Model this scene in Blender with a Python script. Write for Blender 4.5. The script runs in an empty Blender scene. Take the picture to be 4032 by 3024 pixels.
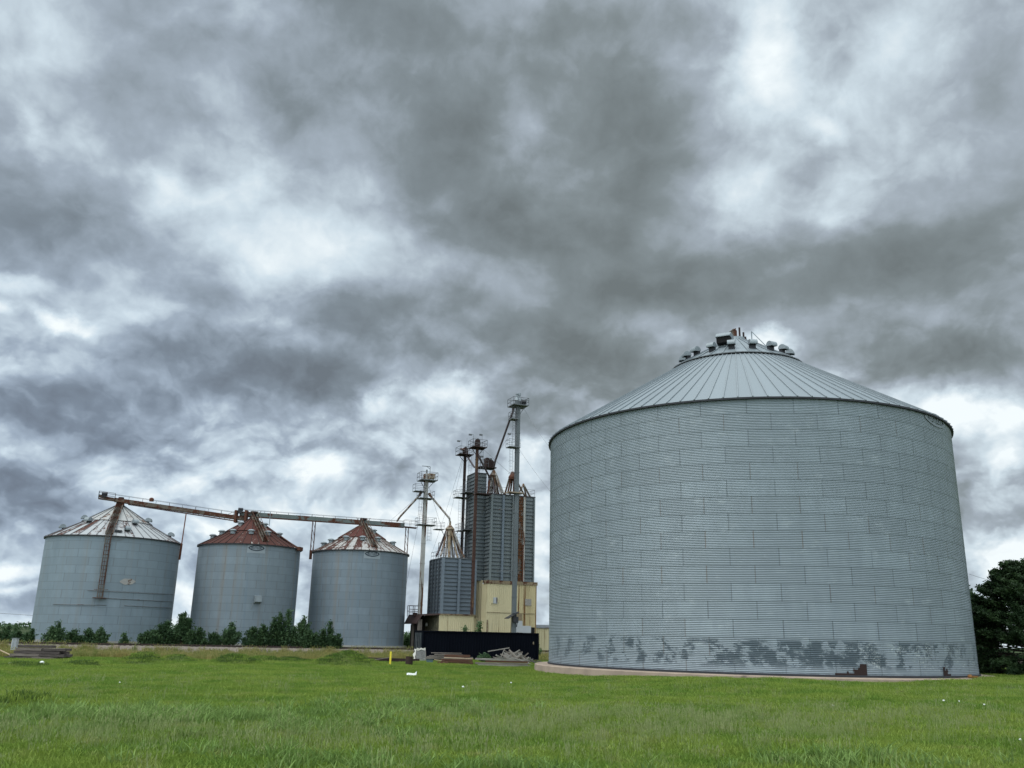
import bpy, math, random
import numpy as np
from mathutils import Vector, Matrix
rnd = random.Random(7)
rng = np.random.default_rng(11)
PI = math.pi
sc = bpy.context.scene
COL = sc.collection

# ------------------------------------------------------------------ camera
F_PX, PITCH, ROLL, H = 3482.3, 0.2785, 0.0222, 2.3      # in the photograph's own 4032 x 3024 pixels
CX, CY = 2016.0, 1512.0
FW = Vector((0, math.cos(PITCH), math.sin(PITCH)))
_up = Vector((0, -math.sin(PITCH), math.cos(PITCH)))
RT = Vector((1, 0, 0)) * math.cos(ROLL) + _up * math.sin(ROLL)
UP = _up * math.cos(ROLL) - Vector((1, 0, 0)) * math.sin(ROLL)
EYE = Vector((0, 0, H))

def ray(px, py):
    return (FW + RT * ((px - CX) / F_PX) + UP * ((CY - py) / F_PX)).normalized()
def W(px, py, Y):                      # point of the place seen at a pixel, at depth Y
    d = ray(px, py); return EYE + d * (Y / d.y)
def G(px, py, z=0.0):                  # point of the ground
    d = ray(px, py); return EYE + d * ((z - H) / d.z)
def proj(p):
    d = Vector(p) - EYE; z = d.dot(FW)
    return CX + F_PX * d.dot(RT) / z, CY - F_PX * d.dot(UP) / z
def zat(X, Y, py):                     # height above (X, Y) seen at image row py
    lo, hi = -5.0, 80.0
    for _ in range(50):
        m = (lo + hi) / 2
        if proj((X, Y, m))[1] > py: lo = m
        else: hi = m
    return lo

cam = bpy.data.cameras.new('camera'); cam.sensor_width = 36.0; cam.lens = 36.0 * F_PX / 4032.0
cam.clip_start = 0.1; cam.clip_end = 12000
co = bpy.data.objects.new('camera', cam); COL.objects.link(co)
mt = Matrix.Identity(4)
for i in range(3):
    mt[i][0] = RT[i]; mt[i][1] = UP[i]; mt[i][2] = -FW[i]; mt[i][3] = EYE[i]
co.matrix_world = mt; sc.camera = co

# ------------------------------------------------------------------ nodes
class NT:
    def __init__(self, nt): self.nt = nt
    def n(self, t, **kw):
        x = self.nt.nodes.new('ShaderNode' + t)
        for k, v in kw.items(): setattr(x, k, v)
        return x
    def put(self, sock, v):
        if hasattr(v, 'is_output') or hasattr(v, 'links'): self.nt.links.new(v, sock)
        else:
            if sock.type == 'RGBA' and len(v) == 3: v = (*v, 1)
            sock.default_value = v
    def math(self, op, a, b=None, c=None, clamp=False):
        x = self.n('Math', operation=op, use_clamp=clamp)
        self.put(x.inputs[0], a)
        if b is not None: self.put(x.inputs[1], b)
        if c is not None: self.put(x.inputs[2], c)
        return x.outputs[0]
    def vmath(self, op, a, b=None):
        x = self.n('VectorMath', operation=op); self.put(x.inputs[0], a)
        if b is not None: self.put(x.inputs[1], b)
        return x.outputs[0]
    def mix(self, f, a, b, blend='MIX'):
        x = self.n('Mix', data_type='RGBA', blend_type=blend)
        self.put(x.inputs[0], f); self.put(x.inputs[6], a); self.put(x.inputs[7], b); return x.outputs[2]
    def noise(self, vec, scale, detail=4, rough=.55, dist=0.0, out=0):
        x = self.n('TexNoise'); self.put(x.inputs['Vector'], vec); x.inputs['Scale'].default_value = scale
        x.inputs['Detail'].default_value = detail; x.inputs['Roughness'].default_value = rough
        x.inputs['Distortion'].default_value = dist; return x.outputs[out]
    def maprange(self, v, a, b, c=0.0, d=1.0, smooth=False):
        x = self.n('MapRange', interpolation_type='SMOOTHSTEP' if smooth else 'LINEAR'); self.put(x.inputs[0], v)
        for i, q in enumerate((a, b, c, d)): x.inputs[i + 1].default_value = q
        return x.outputs[0]
    def mapping(self, vec, scale=(1, 1, 1), loc=(0, 0, 0), rot=(0, 0, 0), kind='POINT'):
        x = self.n('Mapping', vector_type=kind); self.put(x.inputs[0], vec)
        x.inputs[1].default_value = loc; x.inputs[2].default_value = rot; x.inputs[3].default_value = scale
        return x.outputs[0]
    def ramp(self, f, stops):
        x = self.n('ValToRGB'); e = x.color_ramp.elements
        while len(e) < len(stops): e.new(0.5)
        for q, (p, c) in zip(e, stops): q.position = p; q.color = (*c, 1)
        self.put(x.inputs[0], f); return x.outputs[0]
    def sep(self, v):
        x = self.n('SeparateXYZ'); self.put(x.inputs[0], v); return x.outputs
    def comb(self, a, b, c):
        x = self.n('CombineXYZ'); self.put(x.inputs[0], a); self.put(x.inputs[1], b); self.put(x.inputs[2], c); return x.outputs[0]
    def coord(self, k='Object'): return self.n('TexCoord').outputs[k]
    def bump(self, h, strength=.3, dist=.02):
        x = self.n('Bump'); x.inputs['Strength'].default_value = strength; x.inputs['Distance'].default_value = dist
        self.put(x.inputs['Height'], h); return x.outputs[0]

def newmat(name):
    m = bpy.data.materials.new(name); m.use_nodes = True
    nt = m.node_tree; nt.nodes.clear(); T = NT(nt)
    b = T.n('BsdfPrincipled'); o = T.n('OutputMaterial'); nt.links.new(b.outputs[0], o.inputs[0])
    return m, T, b
def mat(name, c1, c2=None, scale=1.5, rough=.6, metal=0.0, stretch=(1, 1, 1), rust=None, bump=0.0, spec=.35):
    """weathered surface: two tones in noise, optional rust (share, colour, scale, stretch)"""
    m, T, b = newmat(name); v = T.coord()
    c2 = c2 or tuple(x * .72 for x in c1)
    n1 = T.noise(T.mapping(v, stretch), scale, 6, .6)
    col = T.mix(T.maprange(n1, .3, .7), c1, c2)
    r = rough
    if rust:
        share, rc, rs, rst = rust
        n2 = T.noise(T.mapping(v, rst, loc=(3.1, 1.7, .4)), rs, 7, .65)
        f = T.maprange(n2, .62 - share * .4, .68 - share * .4)
        col = T.mix(f, col, T.mix(n1, rc, tuple(x * .55 for x in rc)))
        r = T.maprange(f, 0, 1, rough, .9)
    T.put(b.inputs['Base Color'], col); T.put(b.inputs['Roughness'], r); b.inputs['Metallic'].default_value = metal
    b.inputs['Specular IOR Level'].default_value = spec
    if bump: T.put(b.inputs['Normal'], T.bump(T.noise(v, scale * 6, 4), bump))
    return m

RUST = (.095, .036, .02); RUSTD = (.055, .022, .016)
M = {}
M['galv'] = mat('galvanised_steel', (.24, .28, .30), (.19, .22, .24), 2, .5, .25)
M['galv_dark'] = mat('dull_galvanised_steel', (.16, .18, .19), (.11, .12, .13), 2, .6, .2, rust=(.12, RUST, 1.2, (1, 1, .3)))
M['edge_dark'] = mat('dark_eave_flashing', (.03, .033, .04), None, 3, .6)
M['dark_void'] = mat('black_opening', (.006, .006, .007), None, 3, .9)
M['rust'] = mat('rusty_steel', RUST, (.075, .03, .02), 2.5, .85, 0, (1, 1, .4))
M['rust_dark'] = mat('dark_rusted_steel', (.032, .016, .014), (.02, .012, .011), 2, .8, 0, (1, 1, .25))
M['rust_red'] = mat('red_brown_rusted_steel', (.062, .028, .02), (.036, .019, .015), 2, .8, 0, (1, 1, .25), rust=(.12, (.19, .11, .055), 1.1, (1, 1, .15)))
M['rust_paint'] = mat('flaking_painted_steel', (.10, .075, .055), (.13, .12, .10), 1.3, .75, 0, (1, 1, 1), rust=(.35, RUST, .9, (1, 1, 1)))
M['green_paint'] = mat('grey_green_painted_steel', (.12, .15, .145), (.09, .11, .11), 1.3, .6, 0, rust=(.28, RUST, .55, (1, 1, 1)))
M['white_leg'] = mat('chalky_white_paint', (.40, .40, .38), (.27, .27, .26), .8, .65, 0, (1, 1, .3), rust=(.3, (.12, .055, .03), 1.6, (1, 1, .12)))
M['grey_leg'] = mat('grey_painted_casing', (.125, .145, .155), (.095, .11, .12), .9, .5, .2, (1, 1, .3))
M['blue_panel'] = mat('blue_grey_steel_panel', (.15, .185, .22), (.12, .15, .185), .8, .5, .2, (1, 1, .5))
M['slate_panel'] = mat('weathered_slate_steel_panel', (.115, .14, .152), (.17, .195, .20), .55, .55, .2, (1.6, 1.6, .15), rust=(.04, (.13, .12, .09), .8, (1, 1, .3)))
M['stiff'] = mat('shadow_toned_stiffener', (.05, .062, .075), (.07, .085, .10), 1, .6, .1)  # darkened so the colour carries the shadow lines under the bars
M['rust_panel'] = mat('rust_eaten_steel_panel', (.10, .08, .065), (.17, .16, .15), 1.2, .8, 0, (1, 1, .6), rust=(.5, (.12, .05, .02), 1.4, (1, 1, .5)))
M['beige'] = mat('beige_siding', (.55, .49, .31), (.48, .43, .275), .5, .6, 0, (1, 1, .3), rust=(.03, (.20, .12, .05), 1.1, (2.5, 2.5, .08)))
M['beige_rusty'] = mat('rust_streaked_beige_siding', (.50, .43, .25), (.42, .36, .21), .5, .65, 0, (1, 1, .3), rust=(.3, (.19, .095, .035), 1.0, (2.5, 2.5, .06)))
M['tan_trim'] = mat('tan_metal_trim', (.23, .18, .11), (.15, .12, .08), 1.5, .7, 0, rust=(.25, RUST, 1.3, (1, 1, 1)))
M['white_sheet'] = mat('pale_galvanised_sheet', (.42, .45, .47), (.36, .38, .40), 1, .5, .1)
M['roof_brown'] = mat('brown_canopy_roof', (.055, .03, .028), (.035, .022, .02), 2, .7)
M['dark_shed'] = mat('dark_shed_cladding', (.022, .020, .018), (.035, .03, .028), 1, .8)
M['container'] = mat('navy_black_container_paint', (.0028, .0038, .008), (.0045, .006, .011), .6, .75, 0, (1, 1, .3), spec=.05)
M['container_end'] = mat('lit_end_container_paint', (.016, .022, .03), (.012, .017, .024), .8, .55, 0, spec=.2)  # lighter navy: light from the left painted into the container's end
M['steel_tube'] = mat('thin_grey_steel', (.15, .16, .17), (.10, .10, .11), 3, .55, .3)
M['spout_white'] = mat('white_spout_pipe', (.36, .35, .33), (.24, .22, .20), 1.2, .6, 0, (1, 1, .3), rust=(.3, (.15, .08, .045), 1.6, (1, 1, .3)))
M['spout_purple'] = mat('dull_maroon_spout_pipe', (.075, .06, .065), (.05, .04, .045), 1.2, .55, .1)
M['tan_cone'] = mat('tan_distributor_paint', (.22, .15, .08), (.30, .27, .22), 1.3, .7, 0, rust=(.2, RUST, 1.5, (1, 1, 1)))
M['concrete'] = mat('weathered_concrete', (.36, .285, .225), (.25, .20, .16), .9, .9, 0, rust=(.05, (.20, .16, .13), .7, (1, 1, 1)), bump=.3)
M['pale_concrete'] = mat('pale_concrete', (.34, .33, .31), (.27, .26, .25), 1.2, .9)
M['tie'] = mat('weathered_railway_tie', (.085, .072, .066), (.05, .042, .04), 3, .9, 0, (.4, 4, 4), bump=.4)
M['tie_pale'] = mat('pale_weathered_tie', (.19, .165, .145), (.10, .085, .075), 3, .9, 0, (.4, 4, 4), bump=.4)
M['board'] = mat('grey_weathered_board', (.24, .215, .19), (.13, .115, .10), 2.5, .9, 0, (.4, 4, 4), bump=.3)
M['board_red'] = mat('red_brown_board', (.125, .06, .038), (.085, .045, .03), 2.5, .85, 0, (.4, 4, 4), bump=.3)
M['board_pale'] = mat('pale_cut_board', (.46, .37, .25), (.36, .27, .18), 2.5, .8, 0, (.4, 4, 4))
M['board_white'] = mat('bleached_grey_board', (.31, .295, .27), (.19, .18, .165), 2.5, .85, 0, (.4, 4, 4))
M['teal'] = mat('faded_teal_paint', (.11, .18, .19), None, 3, .7)
M['yellow'] = mat('yellow_post_paint', (.78, .66, .06), (.70, .58, .05), 3, .5)
M['white_paper'] = mat('crumpled_white_sheet', (.75, .78, .76), (.62, .66, .64), 3, .7)
M['white_mesh'] = mat('grey_white_mesh_panel', (.42, .42, .41), (.22, .22, .21), 1.8, .8, 0, (1, 1, 1))
M['white_rag'] = mat('dirty_white_cloth', (.66, .65, .60), (.45, .44, .40), 3, .9)
M['drum'] = mat('burnt_rusty_drum', (.028, .018, .016), (.045, .024, .018), 3, .8)
M['ballast'] = mat('crushed_stone', (.20, .17, .14), (.11, .095, .08), 9, .95, 0, bump=.6)
M['rail'] = mat('rusty_rail_steel', (.05, .032, .026), (.035, .024, .02), 2, .7)
M['bark'] = mat('brown_bark', (.07, .055, .042), (.04, .032, .026), 4, .95)
M['wire'] = mat('thin_steel_cable', (.10, .10, .11), None, 1, .5, .3)
M['emblem_ink'] = mat('faded_navy_paint', (.022, .036, .052), (.035, .05, .066), 3, .6)
M['emblem_faint'] = mat('bleached_slate_paint', (.15, .18, .20), (.2, .23, .25), 3, .6)
M['emblem_plate'] = mat('pale_painted_patch', (.27, .31, .34), (.23, .27, .30), 1.5, .6)
M['lamp'] = mat('grey_lamp_housing', (.14, .15, .16), None, 2, .5, .2)
M['pane'] = mat('dark_panel', (.02, .022, .025), None, 2, .4)
M['orange'] = mat('orange_scrap', (.24, .11, .03), None, 2, .6)

def leafmat(name, c1, c2, c3):
    m, T, b = newmat(name); v = T.n('NewGeometry')
    n1 = T.noise(v.outputs['Position'], .9, 3); 
    col = T.mix(v.outputs['Random Per Island'], c1, c2)
    col = T.mix(T.maprange(n1, .4, .65), col, c3)
    T.put(b.inputs['Base Color'], col); b.inputs['Roughness'].default_value = .6; b.inputs['Specular IOR Level'].default_value = .2
    tr = T.n('BsdfTranslucent'); T.put(tr.inputs[0], col)
    ms = T.n('MixShader'); ms.inputs[0].default_value = .22
    T.nt.links.new(b.outputs[0], ms.inputs[1]); T.nt.links.new(tr.outputs[0], ms.inputs[2])
    out = [x for x in T.nt.nodes if x.type == 'OUTPUT_MATERIAL'][0]
    T.nt.links.new(ms.outputs[0], out.inputs[0]); return m
M['leaf_dark'] = leafmat('dark_green_leaves', (.028, .060, .024), (.050, .095, .034), (.036, .076, .034))
M['leaf_mid'] = leafmat('mid_green_leaves', (.045, .088, .036), (.072, .13, .05), (.058, .11, .055))
M['leaf_light'] = leafmat('light_green_leaves', (.07, .125, .045), (.10, .165, .06), (.08, .14, .065))
M['cedar'] = leafmat('cedar_foliage', (.016, .034, .015), (.030, .060, .022), (.042, .078, .027))

# ------------------------------------------------------------------ mesh builder
class MB:
    def __init__(self): self.v = []; self.f = []
    def add(self, vs, fs):
        o = len(self.v); self.v += [tuple(p) for p in vs]; self.f += [tuple(i + o for i in q) for q in fs]; return self
    def box(self, c, s, rz=0.0, rot=None):
        R = rot if rot is not None else Matrix.Rotation(rz, 3, 'Z')
        c = Vector(c); vs = []
        for x in (-.5, .5):
            for y in (-.5, .5):
                for z in (-.5, .5): vs.append(c + R @ Vector((x * s[0], y * s[1], z * s[2])))
        return self.add(vs, [(0, 1, 3, 2), (4, 6, 7, 5), (0, 4, 5, 1), (2, 3, 7, 6), (0, 2, 6, 4), (1, 5, 7, 3)])
    def bar(self, p, q, w, h=None, up=(0, 0, 1)):
        p, q = Vector(p), Vector(q); h = h or w; d = q - p
        if d.length < 1e-6: return self
        d.normalize(); u = Vector(up)
        if abs(d.dot(u)) > .98: u = Vector((0, 1, 0))
        s = d.cross(u).normalized(); t = s.cross(d).normalized(); vs = []
        for e in (p, q):
            for a, b in ((-1, -1), (1, -1), (1, 1), (-1, 1)): vs.append(e + s * a * w / 2 + t * b * h / 2)
        return self.add(vs, [(0, 1, 2, 3), (7, 6, 5, 4), (0, 4, 5, 1), (1, 5, 6, 2), (2, 6, 7, 3), (3, 7, 4, 0)])
    def tube(self, pts, r, n=8, r2=None):
        pts = [Vector(p) for p in pts]; rings = []
        for i, p in enumerate(pts):
            d = (pts[min(i + 1, len(pts) - 1)] - pts[max(i - 1, 0)]).normalized()
            u = Vector((0, 0, 1)) if abs(d.z) < .95 else Vector((0, 1, 0))
            s = d.cross(u).normalized(); t = s.cross(d)
            rr = r if r2 is None else r + (r2 - r) * i / (len(pts) - 1)
            rings.append([p + (s * math.cos(2 * PI * k / n) + t * math.sin(2 * PI * k / n)) * rr for k in range(n)])
        vs = [p for q in rings for p in q]; fs = []
        for i in range(len(pts) - 1):
            for k in range(n): fs.append((i * n + k, i * n + (k + 1) % n, (i + 1) * n + (k + 1) % n, (i + 1) * n + k))
        fs.append(tuple(range(n - 1, -1, -1))); fs.append(tuple(range((len(pts) - 1) * n, len(pts) * n)))
        return self.add(vs, fs)
    def lathe(self, c, prof, n=24):
        c = Vector(c); vs = []; fs = []
        for (r, z) in prof:
            for k in range(n): vs.append(c + Vector((r * math.cos(2 * PI * k / n), r * math.sin(2 * PI * k / n), z)))
        for i in range(len(prof) - 1):
            for k in range(n): fs.append((i * n + k, i * n + (k + 1) % n, (i + 1) * n + (k + 1) % n, (i + 1) * n + k))
        fs.append(tuple(range(n - 1, -1, -1))); fs.append(tuple(range((len(prof) - 1) * n, len(prof) * n)))
        return self.add(vs, fs)
    def prism(self, poly, off):
        """closed polygon (list of 3-D points) extruded by off"""
        n = len(poly); off = Vector(off); vs = [Vector(p) for p in poly] + [Vector(p) + off for p in poly]
        fs = [tuple(range(n - 1, -1, -1)), tuple(range(n, 2 * n))] + [(i, (i + 1) % n, n + (i + 1) % n, n + i) for i in range(n)]
        return self.add(vs, fs)
    def build(self, name, m, parent=None, smooth=False):
        me = bpy.data.meshes.new(name); me.from_pydata(self.v, [], self.f); me.update()
        bmn = __import__('bmesh').new(); bmn.from_mesh(me); __import__('bmesh').ops.recalc_face_normals(bmn, faces=bmn.faces); bmn.to_mesh(me); bmn.free()
        return link(name, me, m, parent, smooth)
def link(name, me, m, parent=None, smooth=False):
    o = bpy.data.objects.new(name, me); COL.objects.link(o)
    if m is not None: me.materials.append(M[m] if isinstance(m, str) else m)
    if parent is not None:
        o.parent = parent
        o.matrix_parent_inverse = parent_inv(parent)
    if smooth: me.polygons.foreach_set('use_smooth', [True] * len(me.polygons))
    return o
def parent_inv(p):
    m = Matrix.Identity(4)
    q = p
    chain = []
    while q is not None: chain.append(q); q = q.parent
    for q in reversed(chain):
        m = m @ q.matrix_parent_inverse @ q.matrix_basis
    return m.inverted()
def tag(o, label=None, cat=None, group=None, kind=None):
    if label: o['label'] = label
    if cat: o['category'] = cat
    if group: o['group'] = group
    if kind: o['kind'] = kind
    return o
def thing(name, loc, label, cat, group=None):
    o = bpy.data.objects.new(name, None); COL.objects.link(o); o.location = loc; o.empty_display_size = .3
    return tag(o, label, cat, group)
def npmesh(name, V, F, uv=None):
    """V (n,3) array, F (m,4) or (m,3) int array, uv per loop (m*k,2)"""
    me = bpy.data.meshes.new(name); k = F.shape[1]
    me.vertices.add(len(V)); me.vertices.foreach_set('co', np.asarray(V, np.float32).ravel())
    me.loops.add(F.size); me.loops.foreach_set('vertex_index', F.astype(np.int32).ravel())
    me.polygons.add(len(F)); me.polygons.foreach_set('loop_start', np.arange(len(F), dtype=np.int32) * k)
    if uv is not None:
        l = me.uv_layers.new(name='uv'); l.data.foreach_set('uv', np.asarray(uv, np.float32).ravel())
    me.update(); me.validate(); return me
def gridmesh(name, P, UV=None):
    """P (r,c,3) sheet of quads"""
    r, c = P.shape[:2]; idx = np.arange(r * c).reshape(r, c)
    F = np.stack([idx[:-1, :-1], idx[:-1, 1:], idx[1:, 1:], idx[1:, :-1]], -1).reshape(-1, 4)
    uv = UV.reshape(-1, 2)[F.ravel()] if UV is not None else None
    return npmesh(name, P.reshape(-1, 3), F, uv)

PHI = math.radians(23)                                  # the railway, the elevator and the container share this bearing
U = Vector((math.cos(PHI), math.sin(PHI), 0)); V_ = Vector((-math.sin(PHI), math.cos(PHI), 0)); Z = Vector((0, 0, 1))

# ------------------------------------------------------------------ terrain
SILO = (17.4, 65.6, 14.35)
R0 = G(900, 2541, .62)
EDGE = [G(-300, 2586), G(300, 2590), G(800, 2598), G(1440, 2596), G(1660, 2594)]
ex = [p.x for p in EDGE] + [2.8, 30]; ey = [p.y for p in EDGE] + [93.8, 108]
def past(X, Y): return Y - np.interp(X, ex, ey)           # metres past the lawn edge
def sstep(x, a, b):
    t = np.clip((x - a) / (b - a), 0, 1); return t * t * (3 - 2 * t)
MOUNDS = []
for (px, py, wx, h) in ((560, 2612, 78, .62), (930, 2617, 82, .6), (1360, 2618, 110, .8), (330, 2624, 60, .25), (700, 2606, 60, .4), (1150, 2606, 70, .3), (100, 2622, 60, .2), (85, 2775, 95, .35), (1040, 2602, 50, .35)):
    g = G(px, py); MOUNDS.append((g.x, g.y, wx / F_PX * g.y, 1.5 if py < 2700 else .9, h))
def height(X, Y):
    z = .36 * sstep(X, 1.0, 13.0) * sstep(Y, 20, 45) * (1 - sstep(Y, 85, 100))
    z = z + .05 * np.sin(X * .31 + 1.3) * np.sin(Y * .23) + .03 * np.sin(X * .83 + Y * .4)
    z = z + .16 * sstep(X, 20, 27) * sstep(Y, 40, 52) * (1 - sstep(Y, 75, 90))
    ofs = (X - R0.x) * V_.x + (Y - R0.y) * V_.y
    z = z - .55 * sstep(past(X, Y), .8, 5) * (1 - sstep(ofs, -4.6, -3.2))      # shallow ditch below the track
    near = 1 - sstep(Y, 60, 85)
    z = z + near * (.035 * np.sin(X * 2.1 + .9 * np.sin(Y * .7)) * np.sin(Y * 1.7 + 1.1 * np.sin(X * .6)) + .03 * np.sin(X * 3.7 + Y * 1.3) * np.sin(Y * 3.1 - X * .8))
    for (mx, my, sx, sy, h) in MOUNDS:
        e = ((X - mx) / sx) ** 2 + ((Y - my) / sy) ** 2
        z = z + 1.2 * h * np.exp(-e * 1.6) * (1 + .12 * np.sin(X * 3.1) * np.sin(Y * 2.7 + 1))
    return z
def hz(x, y): return float(height(np.array(x, float), np.array(y, float)))

def groundmat():
    m, T, b = newmat('ground_soil_and_thatch'); v = T.coord()
    n = T.noise(v, .12, 5); n2 = T.noise(v, 1.6, 5); n3 = T.noise(v, 14, 4)
    col = T.mix(T.maprange(n, .35, .65), (.06, .095, .022), (.085, .115, .028))
    col = T.mix(T.maprange(n2, .62, .75), col, (.105, .11, .045))
    col = T.mix(T.math('MULTIPLY', n3, .4), col, (.02, .04, .008))
    col = T.mix(T.maprange(T.sep(v)[1], 130, 200, 0, 1), col, T.mix(n, (.03, .05, .02), (.045, .06, .025)))
    sa = T.n('Attribute', attribute_name='straw'); sf = T.math('MULTIPLY', sa.outputs['Fac'], T.maprange(n2, .30, .50))
    col = T.mix(sf, col, T.mix(n3, (.34, .29, .17), (.22, .20, .10)))
    T.put(b.inputs['Base Color'], col); b.inputs['Roughness'].default_value = .95; b.inputs['Specular IOR Level'].default_value = .1
    T.put(b.inputs['Normal'], T.bump(n3, .6, .05)); return m
M['ground'] = groundmat()
xs = np.concatenate([[-6000, -2500, -1000, -500, -250, -150, -110, -85], np.arange(-70, 60, .4), [80, 110, 160, 250, 500, 1000, 2500, 6000]])
ys = np.concatenate([[-300, -100, -40, -10, 0, 5, 10], np.arange(13, 95, .4), np.arange(96, 160, 2), [180, 220, 300, 450, 700, 1200, 2500, 6000, 9000]])
XX, YY = np.meshgrid(xs, ys)
gme = gridmesh('ground', np.stack([XX, YY, height(XX, YY)], -1)); pe = past(XX, YY)
ga = gme.attributes.new('straw', 'FLOAT', 'POINT'); ga.data.foreach_set('value', (sstep(pe, -.8, .4) * (1 - sstep(pe, 2.0, 4.0)) * (XX < 30)).astype(np.float32).ravel())
tag(link('ground', gme, 'ground', None, True), kind='structure')

# railway embankment and track
def trk(s, off=0.0, z=0.0): 
    p = R0 + U * s + V_ * off; p.z = z; return p
prof = [(-4.6, -.75), (-2.4, .30), (-1.5, .42), (1.5, .42), (2.3, .30), (3.6, -.25)]
P = np.array([[tuple(trk(s, o, z + (rnd.uniform(-.03, .03) if z > 0 else 0))) for o, z in prof] for s in np.arange(-120, 160, 1.0)])
tag(link('railway_bed', gridmesh('railway_bed', P), 'ballast'), kind='structure')
tr = thing('railway_track', trk(0, 0, .42), 'single rusty railway track on a stone bed in front of the small bins', 'railway track')
for off in (-.72, .72):
    mb = MB(); mb.bar(trk(-118, off, .60), trk(158, off, .60), .075, .06); mb.bar(trk(-118, off, .53), trk(158, off, .53), .03, .1); mb.bar(trk(-118, off, .475), trk(158, off, .475), .15, .025); mb.build('rail', 'rail', tr)
mb = MB()
for i in range(-190, 250): mb.box(trk(i * .6, rnd.uniform(-.05, .05), .40), (.24, 2.5, .13), PHI + rnd.uniform(-.02, .02))
tag(mb.build('sleepers', 'tie', tr), kind='stuff')

# ------------------------------------------------------------------ grain bins
def wallmat(name, bw, off, tone, streak, paint=False, seam=.05):
    m, T, b = newmat(name); uv = T.n('UVMap'); uv.uv_map = 'uv'; uv = uv.outputs[0]
    wn = T.n('TexWhiteNoise', noise_dimensions='2D'); s = T.sep(uv)
    row = T.math('FLOOR', s[1]); 
    par = T.math('MULTIPLY', T.math('MODULO', row, 2.0), .5)
    cell = T.math('FLOOR', T.math('ADD', T.math('DIVIDE', T.math('ADD', s[0], off), bw), par))
    T.put(wn.inputs[0], T.comb(cell, row, 0))
    base = T.mix(T.maprange(wn.outputs[0], 0, 1), tuple(x * .90 for x in tone), tuple(x * 1.09 for x in tone))
    n1 = T.noise(T.mapping(uv, (1, .35, 1)), 1.1, 6, .65)
    base = T.mix(T.maprange(n1, .3, .75), base, tuple(x * .84 for x in tone))
    if streak > 0:
        n2 = T.noise(T.mapping(uv, (1.0, .02, 1)), .75, 6, .7)
        base = T.mix(T.math('MULTIPLY', T.maprange(n2, .52, .75), streak), base, (.19, .165, .135))
        n3 = T.noise(T.mapping(uv, (1.0, .03, 1), loc=(7, 0, 0)), 1.2, 5, .7)
        base = T.mix(T.math('MULTIPLY', T.maprange(n3, .55, .8), streak), base, (.125, .185, .24))
    fu = T.math('FRACT', T.math('ADD', T.math('DIVIDE', T.math('ADD', s[0], off), bw), par)); du = T.math('MULTIPLY', T.math('MINIMUM', fu, T.math('SUBTRACT', 1.0, fu)), bw)
    fv = T.math('FRACT', s[1]); dv = T.math('MINIMUM', fv, T.math('SUBTRACT', 1.0, fv))
    wn2 = T.n('TexWhiteNoise', noise_dimensions='2D'); T.put(wn2.inputs[0], T.comb(T.math('ADD', cell, 17.0), row, 0))
    vj = T.math('MULTIPLY', T.maprange(du, seam * .6, seam * .9, 1, 0), T.maprange(wn2.outputs[0], 0, 1, .35, .95)); hj = T.maprange(dv, seam * .45, seam * .8, 1, 0)
    col = T.mix(T.math('MULTIPLY', vj, .68 if paint else .40), base, T.mix(T.maprange(wn2.outputs[0], .8, .82), (.05, .062, .07), (.13, .105, .085)))
    col = T.mix(T.math('MULTIPLY', hj, .20 if paint else .22), col, (.05, .062, .07))
    rough = .52
    if paint:
        # patches of slate paint rolled over old markings along the two lowest rings
        wv = T.vmath('ADD', uv, T.vmath('SCALE', T.vmath('SUBTRACT', T.noise(uv, 2.2, 3, .6, out=1), (.5, .5, .5)), None))
        sc_ = [x for x in T.nt.nodes if x.type == 'VECT_MATH' and x.operation == 'SCALE'][-1]; sc_.inputs['Scale'].default_value = .55
        na = T.noise(T.mapping(wv, (1, .85, 1)), .95, 5, .6)
        nb = T.noise(T.mapping(uv, (.8, 5.0, 1)), 2.6, 5, .75)
        lim = T.math('MULTIPLY', T.maprange(s[1], .22, .7, 0, 1, True), T.maprange(s[1], 1.75, 2.05, 1, 0, True))
        hor = T.math('MULTIPLY', T.maprange(s[0], -14.5, -7, .55, 1), T.maprange(s[0], 12, 17, 1, .6))
        core = T.maprange(T.math('ABSOLUTE', T.math('SUBTRACT', s[0], 3.0)), 2.5, 6.5, .085, 0.0)
        f = T.math('ADD', T.math('ADD', na, T.math('MULTIPLY', T.math('SUBTRACT', nb, .5), .55)), core)
        f = T.math('MULTIPLY', T.maprange(f, .53, .56), T.math('MULTIPLY', lim, hor))
        col = T.mix(T.math('MULTIPLY', f, .85), col, T.mix(T.noise(uv, 3, 4), (.035, .055, .072), (.07, .10, .12)))
        # pale scribbles of peeling paint
        ng = T.noise(T.mapping(uv, (1, 1.4, 1), loc=(5, 2, 0)), 2.6, 2, .5, 1.2)
        fg = T.maprange(T.math('ABSOLUTE', T.math('SUBTRACT', ng, .5)), .008, .02, 1, 0)
        pm = T.maprange(T.noise(uv, .5, 2), .5, .58)
        g = T.math('MULTIPLY', T.math('MULTIPLY', fg, pm), T.math('MULTIPLY', lim, T.maprange(s[0], 2, 6)))
        col = T.mix(T.math('MULTIPLY', g, .75), col, (.55, .6, .6))
        # grime and rust along the foot and scuffs
        nf = T.noise(T.mapping(uv, (1, 3, 1)), 2.0, 5, .7)
        foot = T.math('MULTIPLY', T.maprange(s[1], .0, .22, 1, 0), T.maprange(nf, .42, .6))
        col = T.mix(foot, col, (.03, .028, .035))
        ns = T.noise(T.mapping(uv, (1, 2, 1), loc=(2, 9, 0)), .55, 5, .7)
        col = T.mix(T.math('MULTIPLY', T.maprange(ns, .58, .75), .5), col, (.42, .47, .5))
    T.put(b.inputs['Base Color'], col); b.inputs['Metallic'].default_value = .22; b.inputs['Roughness'].default_value = rough
    b.inputs['Specular IOR Level'].default_value = .35
    return m
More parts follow.
